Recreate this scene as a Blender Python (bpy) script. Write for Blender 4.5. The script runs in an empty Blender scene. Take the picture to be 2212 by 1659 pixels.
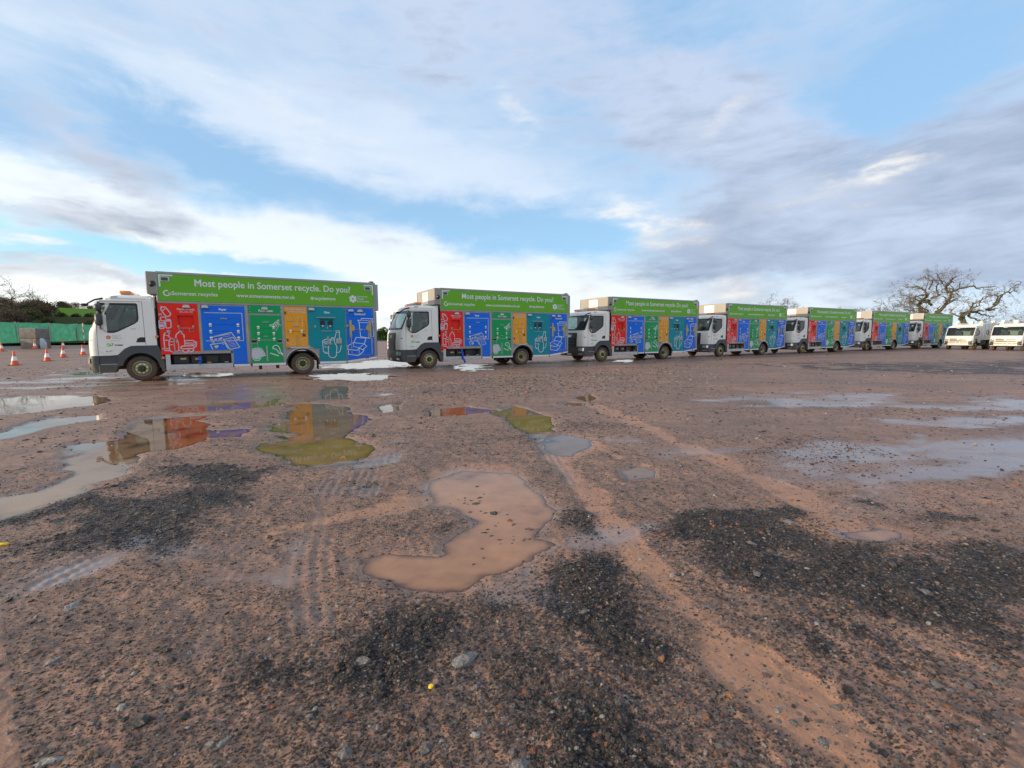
import bpy, bmesh, math, random
import numpy as np
from mathutils import Vector, Matrix
from mathutils.geometry import tessellate_polygon
R = math.radians
random.seed(7)
scene = bpy.context.scene
COL = scene.collection

# ---------------------------------------------------------------- camera, sky, sun, exposure
SUN_AZ = R(202.0)       # direction to the sun, counter-clockwise from +X
SUN_EL = R(11.0)
cam_d = bpy.data.cameras.new('camera')
cam = bpy.data.objects.new('camera', cam_d)
COL.objects.link(cam)
cam_d.sensor_width = 36.0
cam_d.lens = 36.0 * 1110.28 / 2500.0
cam_d.clip_start = 0.05
cam_d.clip_end = 6000
cam.matrix_world = (Matrix.Translation((0, 0, 1.319)) @ Matrix.Rotation(R(90) - 0.1012058, 4, 'X')
                    @ Matrix.Rotation(-0.00585187, 4, 'Z'))
scene.camera = cam
scene.view_settings.view_transform = 'Standard'
scene.view_settings.look = 'None'
scene.view_settings.gamma = 1
scene.view_settings.use_curve_mapping = False
scene.view_settings.exposure = 0.72

sun_d = bpy.data.lights.new('sun', 'SUN')
sun_d.energy = 2.9
sun_d.angle = R(1.0)
sun_d.color = (1.0, 0.80, 0.55)
sun = bpy.data.objects.new('sun', sun_d)
COL.objects.link(sun)
sdir = Vector((math.cos(SUN_AZ) * math.cos(SUN_EL), math.sin(SUN_AZ) * math.cos(SUN_EL), math.sin(SUN_EL)))
sun.rotation_euler = sdir.to_track_quat('Z', 'Y').to_euler()


class N:
    """a socket with arithmetic, for writing shader math as expressions"""
    def __init__(s, nt, sock): s.nt = nt; s.s = sock
    def _op(s, op, *a, clamp=False):
        n = s.nt.nodes.new('ShaderNodeMath'); n.operation = op; n.use_clamp = clamp
        for i, v in enumerate((s,) + a):
            if isinstance(v, N): s.nt.links.new(v.s, n.inputs[i])
            else: n.inputs[i].default_value = v
        return N(s.nt, n.outputs[0])
    def __add__(s, o): return s._op('ADD', o)
    __radd__ = __add__
    def __mul__(s, o): return s._op('MULTIPLY', o)
    __rmul__ = __mul__
    def __sub__(s, o): return s._op('SUBTRACT', o)
    def __rsub__(s, o): return (s * -1) + o
    def __truediv__(s, o): return s._op('DIVIDE', o)
    def pw(s, o): return s._op('POWER', o)
    def mx(s, o): return s._op('MAXIMUM', o)
    def mn(s, o): return s._op('MINIMUM', o)
    def ex(s): return s._op('EXPONENT')
    def cl(s): return s._op('ADD', 0.0, clamp=True)
    def ss(s, a, b):
        n = s.nt.nodes.new('ShaderNodeMapRange'); n.interpolation_type = 'SMOOTHSTEP'
        s.nt.links.new(s.s, n.inputs[0]); n.inputs[1].default_value = a; n.inputs[2].default_value = b
        return N(s.nt, n.outputs[0])


def cxyz(nt, x, y, z):
    n = nt.nodes.new('ShaderNodeCombineXYZ')
    for i, v in enumerate((x, y, z)):
        if isinstance(v, N): nt.links.new(v.s, n.inputs[i])
        else: n.inputs[i].default_value = v
    return n.outputs[0]


def noise(nt, vec, scale, detail=4, rough=0.55, dist=0.0):
    n = nt.nodes.new('ShaderNodeTexNoise')
    if vec is not None: nt.links.new(vec, n.inputs['Vector'])
    n.inputs['Scale'].default_value = scale; n.inputs['Detail'].default_value = detail
    n.inputs['Roughness'].default_value = rough; n.inputs['Distortion'].default_value = dist
    return N(nt, n.outputs[0])


def mixc(nt, f, a, b):
    n = nt.nodes.new('ShaderNodeMix'); n.data_type = 'RGBA'
    if isinstance(f, N): nt.links.new(f.s, n.inputs[0])
    else: n.inputs[0].default_value = f
    for i, c in ((6, a), (7, b)):
        if isinstance(c, (tuple, list)): n.inputs[i].default_value = tuple(c[:3]) + (1,)
        else: nt.links.new(c, n.inputs[i])
    return n.outputs[2]


world = bpy.data.worlds.new('World')
scene.world = world
world.use_nodes = True
wt = world.node_tree
for n_ in list(wt.nodes): wt.nodes.remove(n_)
w_out = wt.nodes.new('ShaderNodeOutputWorld')
w_bg = wt.nodes.new('ShaderNodeBackground')
wt.links.new(w_bg.outputs[0], w_out.inputs[0])
w_sky = wt.nodes.new('ShaderNodeTexSky')
w_sky.sky_type = 'NISHITA'
w_sky.sun_disc = False
w_sky.sun_elevation = SUN_EL
w_sky.sun_rotation = R(90) - SUN_AZ
w_sky.air_density = 1.0
w_sky.dust_density = 0.6
w_sky.ozone_density = 2.0
SKY_STRENGTH = 0.10
w_bg.inputs[1].default_value = SKY_STRENGTH
tc = wt.nodes.new('ShaderNodeTexCoord')
sp = wt.nodes.new('ShaderNodeSeparateXYZ')
wt.links.new(tc.outputs['Generated'], sp.inputs[0])
dx, dy, dz = (N(wt, sp.outputs[i]) for i in range(3))
az = dx._op('ARCTAN2', dy) * (180 / math.pi)          # degrees right of +Y
el = dz.mx(-1)._op('ARCSINE') * (180 / math.pi)
elp = el.mx(0.0)
# a cloud deck seen in perspective: streets run away towards about 20 degrees right of +Y
h_ = dz.mx(0.0) + 0.10
px_, py_ = dx / h_, dy / h_
ca, sa = math.cos(R(24)), math.sin(R(24))
along = px_ * sa + py_ * ca
across = px_ * ca - py_ * sa
deck = cxyz(wt, across, along * 0.32, 0.0)
streak = noise(wt, deck, 1.25, 7, 0.55, 0.6)
deck2 = cxyz(wt, across + 7.3, along * 0.7, 3.1)
puff = noise(wt, deck2, 1.1, 9, 0.58, 0.25)
angv = cxyz(wt, az * 0.02, el * 0.055, 1.7)
lump = noise(wt, angv, 2.6, 8, 0.56, 0.5)
fine = noise(wt, cxyz(wt, az * 0.02, el * 0.07, 5.0), 7.0, 6, 0.6, 0.3)


# edges of the cloud masses are ragged: bend the angles with turbulence
wn1 = noise(wt, cxyz(wt, az * 0.02, el * 0.045, 9.0), 3.2, 7, 0.62, 0.3)
wn2 = noise(wt, cxyz(wt, az * 0.02, el * 0.045, 15.0), 3.2, 7, 0.62, 0.3)
azw = az + (wn1 - 0.5) * 22.0
elw = el + (wn2 - 0.5) * 9.0


def blob(x, y, sx, sy, rot=0.0):
    """soft patch of cloud at azimuth x, elevation y (degrees)"""
    c, s = math.cos(R(rot)), math.sin(R(rot))
    u, v = azw - x, elw - y
    a = (u * c + v * s) * (1.0 / sx)
    b = (v * c - u * s) * (1.0 / sy)
    return ((a * a + b * b) * -1.0).ex()


def D(x, y):       # picture position (2212 px wide view) to azimuth, elevation, for reading the photograph
    a = math.atan((x - 1106) / 982.0); t = 0.1012 - math.atan((y - 829.5) / 982.0) * -1
    X, Y = (x - 1106) / 982.0, -(y - 829.5) / 982.0
    c, s = math.cos(0.1012), math.sin(0.1012)
    vx, vy, vz = X, c + s * Y, -s + c * Y
    l = math.sqrt(vx * vx + vy * vy + vz * vz)
    return math.degrees(math.atan2(vx, vy)), math.degrees(math.asin(vz / l))


def S(lst):
    tot = None
    for (x, y, sx, sy, rot, wgt) in lst:
        a, e = D(x, y)
        b = blob(a, e, sx, sy, rot) * wgt
        tot = b if tot is None else tot + b
    return tot


# veil of thin white cloud (openings of blue are negative)
veil = S([(760, 415, 17, 2.3, -13, -0.62), (1130, 485, 12, 2.1, -5, -0.58), (420, 305, 11, 1.8, -20, -0.45),
          (30, 240, 9, 2.2, -8, -0.40), (150, 535, 18, 1.6, 0, -0.70), (480, 575, 14, 1.0, 0, -0.45),
          (2030, 190, 11, 5.5, 25, -0.30), (1850, 290, 11, 3.0, 20, -0.22), (2150, 60, 10, 5, 0, -0.20), (1420, 60, 12, 5, 0, -0.35),
          (1300, 525, 7, 1.6, 0, -0.4), (300, 20, 20, 5, 0, -0.15),
          (480, 250, 22, 2.6, -16, 0.40), (900, 330, 20, 3.0, -14, 0.40), (350, 455, 22, 2.0, -9, 0.55), (850, 565, 24, 2.2, -8, 0.75),
          (1150, 610, 22, 2.0, -5, 0.5), (150, 650, 26, 2.6, 0, 0.9), (900, 660, 30, 2.0, 0, 0.35), (1250, 690, 30, 1.6, 0, 0.3)])
behind = (az._op('ABSOLUTE')).ss(60.0, 95.0)  # extra unseen cloud behind the camera, added to brighten the truck sides
veil_f = ((streak - 0.5) * 0.75 + (puff - 0.5) * 0.7 + (fine - 0.5) * 0.5 + 0.50 + veil * 0.95 + behind * 0.4).ss(0.0, 1.0)
# grey cloud
grey = S([(1600, 330, 9, 5.0, -42, 0.85), (1480, 180, 10, 4.5, -40, 0.30), (2150, 60, 9, 5, 0, 0.55), (2000, 330, 9, 4, 0, 0.25), (1400, 190, 14, 5.0, -30, 0.35), (1750, 490, 15, 4.0, -4, 0.85), (2080, 560, 20, 3.6, 0, 0.85),
          (2180, 400, 7, 5.5, 0, 0.9), (1150, 130, 24, 6.0, -10, 0.30), (800, 60, 24, 6, 0, 0.22), (1560, 570, 8, 2.2, 0, 0.2),
          (330, 385, 7.5, 1.9, -28, 0.55), (150, 290, 8, 3.0, -25, 0.38), (60, 450, 9, 0.9, -6, 0.6), (320, 470, 7, 0.8, -4, 0.5),
          (120, 575, 14, 0.8, -2, 0.62), (300, 610, 22, 0.6, 0, 0.35), (1700, 650, 24, 2.0, 0, 0.25),
          (1000, 690, 14, 1.6, 0, 0.35), (840, 640, 16, 1.0, 0, 0.2), (1960, 210, 7, 4.0, 25, -0.45), (2120, 100, 9, 4, 0, -0.3),
          (1250, 520, 9, 2.4, 0, -0.4), (100, 660, 22, 2.4, 0, -0.25), (700, 560, 24, 2.4, -8, -0.5), (700, 400, 18, 2.4, -12, -0.3), (1130, 480, 12, 2.4, 0, -0.3)])
grey_f = ((lump - 0.5) * 1.5 + (puff - 0.5) * 0.8 + (fine - 0.5) * 1.0 + 0.06 + grey).ss(0.0, 0.95)
# sunlit cloud tops
lit = S([(1400, 470, 6.0, 1.5, -8, 0.7), (1930, 365, 4.5, 0.8, 2, 0.8), (1820, 420, 8, 1.6, -5, 0.4), (1470, 520, 7, 1.1, 0, 0.45),
         (1450, 635, 14, 1.4, 0, 0.55), (1000, 640, 16, 1.0, 0, 0.35), (60, 510, 4, 0.7, 0, 0.6), (160, 572, 9, 0.4, 0, 0.5), (620, 250, 14, 1.6, -14, 0.3),
         (1100, 240, 5, 1.6, -60, 0.35), (350, 505, 10, 0.7, -8, 0.45), (1560, 250, 4, 1.2, 30, 0.4), (860, 560, 18, 1.0, -8, 0.3)])
lit_f = (lit * ((fine - 0.34).mx(0.0) * 5.0)).ss(0.05, 1.0)
K = 1.0 / SKY_STRENGTH


def kc(r, g, b): return (r * K, g * K, b * K)


# clear sky: the Nishita sky, kept in the range a phone picture shows
skyc = mixc(wt, 0.70, w_sky.outputs[0], kc(0.25, 0.42, 0.63))
low = el.ss(18.0, 3.0)
skyc = mixc(wt, low * 0.75, skyc, kc(0.26, 0.47, 0.65))
lowl = low * (az * -1.0).ss(20.0, 48.0)
skyc = mixc(wt, lowl * 0.7, skyc, kc(0.34, 0.62, 0.70))
# shade of the white veil: brighter towards the sun and the horizon on its side
sun_a = (az + 100.0) * (1 / 75.0)
glow = ((sun_a * sun_a + (el * (1 / 30.0)) * (el * (1 / 30.0))) * -1.0).ex()
whitec = mixc(wt, glow.cl(), kc(0.40, 0.48, 0.60), kc(0.71, 0.71, 0.67))
lo2 = el.ss(22.0, 5.0)
whitec = mixc(wt, lo2 * 0.7, whitec, kc(0.64, 0.675, 0.69))
c1 = mixc(wt, veil_f * 0.93, skyc, whitec)
shade = ((lump - 0.5) * 1.6 + (fine - 0.5) * 1.6 + (el - 8.0) * -0.030 + 0.50).cl()
greyc = mixc(wt, shade, kc(0.36, 0.42, 0.54), kc(0.150, 0.20, 0.29))
greyc = mixc(wt, glow.cl() * 0.6, greyc, kc(0.52, 0.51, 0.50))
c2 = mixc(wt, grey_f * 0.92, c1, greyc)
c3 = mixc(wt, lit_f * 0.8, c2, kc(0.62, 0.61, 0.59))
# pale band on the horizon
hz = el.ss(5.0, 0.0)
c4 = mixc(wt, hz * 0.35, c3, kc(0.50, 0.56, 0.62))
gl2 = (glow * el.ss(9.0, 1.0)).cl()
c5 = mixc(wt, gl2 * 0.8, c4, kc(0.90, 0.88, 0.78))
# unseen bright aureole left of frame round the low sun, boosted to light the trucks
au = (az + 105.0) * (1 / 24.0); ae = (el - 10.0) * (1 / 18.0)
c5 = mixc(wt, ((au * au + ae * ae) * -1.0).ex() * 0.9, c5, kc(3.2, 2.7, 2.0))
below = el.ss(-0.5, -3.0)
c6 = mixc(wt, below, c5, kc(0.10, 0.075, 0.06))
wt.links.new(c6, w_bg.inputs[0])


# ---------------------------------------------------------------- helpers
def tag(o, label=None, cat=None, group=None, kind=None):
    for k, v in (('label', label), ('category', cat), ('group', group), ('kind', kind)):
        if v: o[k] = v
    return o


def empty(name, loc=(0, 0, 0), rz=0.0):
    o = bpy.data.objects.new(name, None)
    o.location = loc; o.rotation_euler = (0, 0, rz)
    o.empty_display_size = 0.3
    COL.objects.link(o)
    return o


def link(name, me, mats, parent=None, loc=None):
    if mats is not None:
        me.materials.clear()
        for m in (mats if isinstance(mats, (list, tuple)) else [mats]): me.materials.append(m)
    o = bpy.data.objects.new(name, me)
    COL.objects.link(o)
    if parent is not None: o.parent = parent
    if loc is not None: o.location = loc
    return o


class MB:
    def __init__(s): s.v = []; s.f = []; s.m = []
    def add(s, vs, fs, m=0):
        b = len(s.v); s.v += [tuple(p) for p in vs]
        s.f += [tuple(b + i for i in f) for f in fs]; s.m += [m] * len(fs)
        return s
    def box(s, x0, x1, y0, y1, z0, z1, m=0):
        vs = [(x, y, z) for x in (x0, x1) for y in (y0, y1) for z in (z0, z1)]
        return s.add(vs, [(0, 1, 3, 2), (4, 6, 7, 5), (0, 4, 5, 1), (2, 3, 7, 6), (0, 2, 6, 4), (1, 5, 7, 3)], m)
    def plate(s, poly, y0, y1, holes=(), m=0):
        """polygon in x,z with holes, filled and given the depth y0..y1 (y0 nearest)"""
        loops = [list(poly)] + [list(h) for h in holes]
        flat = [p for l in loops for p in l]
        tris = tessellate_polygon([[Vector((p[0], p[1], 0)) for p in l] for l in loops])
        n = len(flat)
        vs = [(p[0], y0, p[1]) for p in flat] + [(p[0], y1, p[1]) for p in flat]
        fs = []
        for a, b, c in tris:
            A, B, C = flat[a], flat[b], flat[c]
            cr = (B[0] - A[0]) * (C[1] - A[1]) - (B[1] - A[1]) * (C[0] - A[0])
            if abs(cr) < 1e-12: continue
            t = (a, b, c) if cr > 0 else (a, c, b)
            fs.append(t); fs.append(tuple(n + i for i in t[::-1]))
        k = 0
        for l in loops:
            L = len(l)
            for i in range(L):
                j = (i + 1) % L
                fs.append((k + i, k + j, n + k + j, n + k + i))
            k += L
        return s.add(vs, fs, m)
    def tube(s, pts, r, seg=8, m=0, cap=True):
        pts = [Vector(p) for p in pts]
        rs = r if isinstance(r, (list, tuple)) else [r] * len(pts)
        vs = []; fs = []
        up = Vector((0, 0, 1))
        for i, p in enumerate(pts):
            d = (pts[min(i + 1, len(pts) - 1)] - pts[max(i - 1, 0)])
            d = d.normalized() if d.length > 1e-9 else Vector((0, 0, 1))
            a = d.cross(up)
            if a.length < 0.05: a = d.cross(Vector((1, 0, 0)))
            a.normalize(); b = d.cross(a)
            for k in range(seg):
                t = 2 * math.pi * k / seg
                vs.append(p + a * math.cos(t) * rs[i] + b * math.sin(t) * rs[i])
        for i in range(len(pts) - 1):
            for k in range(seg):
                k2 = (k + 1) % seg
                fs.append((i * seg + k, i * seg + k2, (i + 1) * seg + k2, (i + 1) * seg + k))
        if cap:
            fs.append(tuple(range(seg))[::-1]); fs.append(tuple((len(pts) - 1) * seg + k for k in range(seg)))
        return s.add(vs, fs, m)
    def lathe(s, prof, seg=32, axis='y', c=(0, 0, 0), m=0, closed=False):
        """prof: (radius, offset along axis)"""
        vs = []; fs = []
        for r_, h in prof:
            for k in range(seg):
                t = 2 * math.pi * k / seg
                a, b = r_ * math.cos(t), r_ * math.sin(t)
                if axis == 'y': vs.append((c[0] + a, c[1] + h, c[2] + b))
                elif axis == 'z': vs.append((c[0] + a, c[1] + b, c[2] + h))
                else: vs.append((c[0] + h, c[1] + a, c[2] + b))
        n = len(prof)
        for i in range(n if closed else n - 1):
            j = (i + 1) % n
            for k in range(seg):
                k2 = (k + 1) % seg
                fs.append((i * seg + k, i * seg + k2, j * seg + k2, j * seg + k))
        return s.add(vs, fs, m)
    def ribbon(s, pts, w, y, m=0, closed=False):
        """flat line of width w on the plane y, through x,z points, mitred"""
        P = [Vector((p[0], p[1])) for p in pts]
        Q = [P[0]]
        for p in P[1:]:
            if (p - Q[-1]).length > 1e-4: Q.append(p)
        P = Q
        if len(P) < 2: return s
        if (P[0] - P[-1]).length < 1e-3 and len(P) > 3: closed = True; P = P[:-1]
        n = len(P); vs = []
        for i in range(n):
            a = P[i] - P[i - 1] if (i > 0 or closed) else None
            b = P[(i + 1) % n] - P[i] if (i < n - 1 or closed) else None
            a = a if a is not None else b; b = b if b is not None else a
            na = Vector((-a.y, a.x)).normalized(); nb = Vector((-b.y, b.x)).normalized()
            mm = na + nb
            mm = mm.normalized() if mm.length > 1e-6 else na
            k = min(1.6, 1.0 / max(0.4, mm.dot(na)))
            for sg in (-1, 1):
                q = P[i] + mm * (sg * w * 0.5 * k); vs.append((q.x, y, q.y))
        fs = [(2 * i, 2 * ((i + 1) % n), 2 * ((i + 1) % n) + 1, 2 * i + 1) for i in range(n if closed else n - 1)]
        return s.add(vs, fs, m)
    def mesh(s, name, bevel=0.0, smooth=False, seg=1):
        me = bpy.data.meshes.new(name)
        me.from_pydata(s.v, [], s.f)
        if len(set(s.m)) > 1: me.polygons.foreach_set('material_index', s.m)
        if bevel:
            bm = bmesh.new(); bm.from_mesh(me)
            bmesh.ops.remove_doubles(bm, verts=bm.verts, dist=1e-5)
            bmesh.ops.recalc_face_normals(bm, faces=bm.faces)
            es = [e for e in bm.edges if len(e.link_faces) == 2 and e.calc_face_angle(0) > 0.5]
            bmesh.ops.bevel(bm, geom=es, offset=bevel, segments=seg, affect='EDGES', profile=0.6, clamp_overlap=True)
            bm.to_mesh(me); bm.free()
        if smooth:
            me.polygons.foreach_set('use_smooth', [True] * len(me.polygons))
            try: me.set_sharp_from_angle(angle=R(38))
            except Exception: pass
        me.update()
        return me
    def build(s, name, mats, parent=None, bevel=0.0, smooth=False, loc=None, seg=1):
        return link(name, s.mesh(name, bevel, smooth, seg), mats, parent, loc)


def copy_tree(o, parent=None, over=None):
    c = o.copy(); COL.objects.link(c); c.parent = parent
    for ch in [x for x in ALLCH.get(o.name, ())]: copy_tree(ch, c)
    return c


ALLCH = {}


def index_children():
    ALLCH.clear()
    for o in scene.objects:
        if o.parent is not None: ALLCH.setdefault(o.parent.name, []).append(o)


# ---------------------------------------------------------------- materials
def mat(name, col, rough=0.5, metal=0.0, dirt=0.0, var=0.08, bump=0.0, bscale=30.0, spec=0.5, dirtcol=(0.16, 0.10, 0.07), zmax=1.3, emit=None, coat=0.0):
    m = bpy.data.materials.new(name); m.use_nodes = True
    nt = m.node_tree; b = nt.nodes['Principled BSDF']
    b.inputs['Roughness'].default_value = rough; b.inputs['Metallic'].default_value = metal
    b.inputs['Specular IOR Level'].default_value = spec
    if coat: b.inputs['Coat Weight'].default_value = coat; b.inputs['Coat Roughness'].default_value = 0.08
    t = nt.nodes.new('ShaderNodeTexCoord')
    v = t.outputs['Object']
    n1 = noise(nt, v, 2.3, 5, 0.6)
    oi_ = nt.nodes.new('ShaderNodeObjectInfo'); va = nt.nodes.new('ShaderNodeVectorMath'); va.operation = 'ADD'
    rn = N(nt, oi_.outputs['Random']) * 40.0; nt.links.new(v, va.inputs[0]); nt.links.new(rn.s, va.inputs[1])
    c = mixc(nt, (n1 * 2.0 - 0.5).cl(), tuple(x * (1 - var) for x in col), tuple(min(1, x * (1 + var)) for x in col))
    if dirt:
        s_ = nt.nodes.new('ShaderNodeSeparateXYZ'); nt.links.new(v, s_.inputs[0])
        z = N(nt, s_.outputs[2])
        n2 = noise(nt, va.outputs[0], 7.0, 8, 0.7)
        n3 = noise(nt, va.outputs[0], 60.0, 3, 0.6)
        f = ((z * (-1.0 / zmax) + 1.0).cl() * 0.9 + (n2 - 0.5) * 1.3 + (n3 - 0.5) * 0.5 - 0.25).ss(0.0, 0.6) * dirt
        c = mixc(nt, f, c, dirtcol)
        rr = f * 0.4 + rough
        nt.links.new(rr.s, b.inputs['Roughness'])
    nt.links.new(c, b.inputs['Base Color'])
    if bump:
        bp = nt.nodes.new('ShaderNodeBump'); bp.inputs['Strength'].default_value = 1.0; bp.inputs['Distance'].default_value = bump
        nn = noise(nt, v, bscale, 6, 0.6); nt.links.new(nn.s, bp.inputs['Height'])
        nt.links.new(bp.outputs[0], b.inputs['Normal'])
    if emit:
        b.inputs['Emission Color'].default_value = tuple(emit[:3]) + (1,); b.inputs['Emission Strength'].default_value = emit[3]
    return m


def glass_mat(name, tint, refl=0.9):
    m = bpy.data.materials.new(name); m.use_nodes = True
    nt = m.node_tree
    for n_ in list(nt.nodes): nt.nodes.remove(n_)
    out = nt.nodes.new('ShaderNodeOutputMaterial')
    tr = nt.nodes.new('ShaderNodeBsdfTransparent'); tr.inputs[0].default_value = tuple(tint) + (1,)
    gl = nt.nodes.new('ShaderNodeBsdfGlossy'); gl.inputs['Roughness'].default_value = 0.03
    gl.inputs[0].default_value = (refl, refl, refl, 1)
    fr = nt.nodes.new('ShaderNodeFresnel'); fr.inputs[0].default_value = 1.6
    mx = nt.nodes.new('ShaderNodeMixShader')
    nt.links.new(fr.outputs[0], mx.inputs[0]); nt.links.new(tr.outputs[0], mx.inputs[1]); nt.links.new(gl.outputs[0], mx.inputs[2])
    nt.links.new(mx.outputs[0], out.inputs[0])
    return m


M = dict(
    white=mat('white_cab_paint', (0.80, 0.77, 0.70), 0.38, dirt=0.35, var=0.03, zmax=1.6, spec=.35),
    white2=mat('white_panel', (0.68, 0.66, 0.62), 0.4, var=0.04, dirt=0.15),
    alu=mat('brushed_aluminium_frame', (0.30, 0.295, 0.285), 0.42, metal=0.35, dirt=0.4, var=0.12, zmax=1.1),
    alul=mat('pale_aluminium_trim', (0.52, 0.51, 0.49), 0.38, metal=0.3, dirt=0.3, var=0.1, zmax=0.9),
    silver=mat('bright_metal', (0.62, 0.60, 0.57), 0.22, metal=0.85, var=0.1),
    plastic=mat('dark_grey_plastic', (0.055, 0.058, 0.062), 0.5, dirt=0.55, zmax=1.1),
    black=mat('black_rubber_and_plastic', (0.012, 0.012, 0.014), 0.45, dirt=0.15, zmax=0.8),
    under=mat('dark_chassis', (0.018, 0.018, 0.020), 0.6, dirt=0.3, zmax=0.8),
    tyre=mat('muddy_tyre_rubber', (0.028, 0.026, 0.026), 0.75, dirt=0.75, var=0.2, bump=0.004, bscale=50, zmax=0.9, dirtcol=(0.13, 0.075, 0.045)),
    rim=mat('painted_wheel_rim', (0.50, 0.48, 0.40), 0.4, metal=0.3, dirt=0.5, zmax=0.6),
    yellow=mat('yellow_plastic', (0.62, 0.66, 0.06), 0.45),
    gold=mat('galvanised_gold_fitting', (0.42, 0.34, 0.14), 0.4, metal=0.5),
    amber=mat('amber_lens', (0.75, 0.20, 0.02), 0.2, spec=0.6),
    red=mat('red_livery_panel', (0.84, 0.020, 0.008), 0.42, dirt=0.3, var=0.04, spec=.22),
    redlens=mat('red_lens', (0.45, 0.03, 0.02), 0.2),
    blue=mat('blue_livery_panel', (0.004, 0.15, 0.72), 0.42, dirt=0.3, var=0.04, spec=.22),
    green=mat('emerald_livery_panel', (0.004, 0.33, 0.095), 0.42, dirt=0.3, var=0.04, spec=.22),
    orange=mat('orange_livery_panel', (0.80, 0.33, 0.012), 0.42, dirt=0.3, var=0.04, spec=.22),
    teal=mat('teal_livery_panel', (0.002, 0.25, 0.30), 0.42, dirt=0.3, var=0.04, spec=.22),
    lime=mat('lime_green_banner', (0.145, 0.42, 0.028), 0.45, var=0.03, spec=.2),
    print=mat('white_print', (0.70, 0.72, 0.72), 0.4, var=0.03),
    pgrey=mat('pale_grey_print', (0.52, 0.53, 0.56), 0.4, var=0.03),
    ink=mat('dark_grey_print', (0.07, 0.07, 0.08), 0.5),
    inkg=mat('green_print', (0.22, 0.50, 0.08), 0.5),
    inko=mat('orange_print', (0.62, 0.20, 0.08), 0.5),
    lens=mat('clear_lamp_lens', (0.55, 0.56, 0.56), 0.08, metal=0.55, coat=0.6),
    seat=mat('seat_fabric', (0.035, 0.036, 0.04), 0.85),
    seatl=mat('pale_seat_trim', (0.16, 0.17, 0.17), 0.8),
    steel=mat('worn_steel_handle', (0.34, 0.33, 0.31), 0.35, metal=0.7),
    conec=mat('cone_orange', (0.85, 0.10, 0.015), 0.5, dirt=0.2, zmax=0.5),
    conew=mat('cone_white_sleeve', (0.72, 0.74, 0.74), 0.35),
    bluec=mat('blue_cloth', (0.01, 0.08, 0.5), 0.7),
    cream=mat('warm_white_paint', (0.62, 0.60, 0.54), 0.3, dirt=0.3, var=0.03, coat=0.3, zmax=1.0),  # one even warm white all over, the paint's own colour
)
M['glass'] = glass_mat('tinted_cab_glass', (0.42, 0.52, 0.50))
M['glassd'] = glass_mat('dark_cab_glass', (0.58, 0.68, 0.66))
M['header'] = mat('ribbed_header_panel', (0.29, 0.265, 0.23), 0.5, var=0.08)

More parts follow.
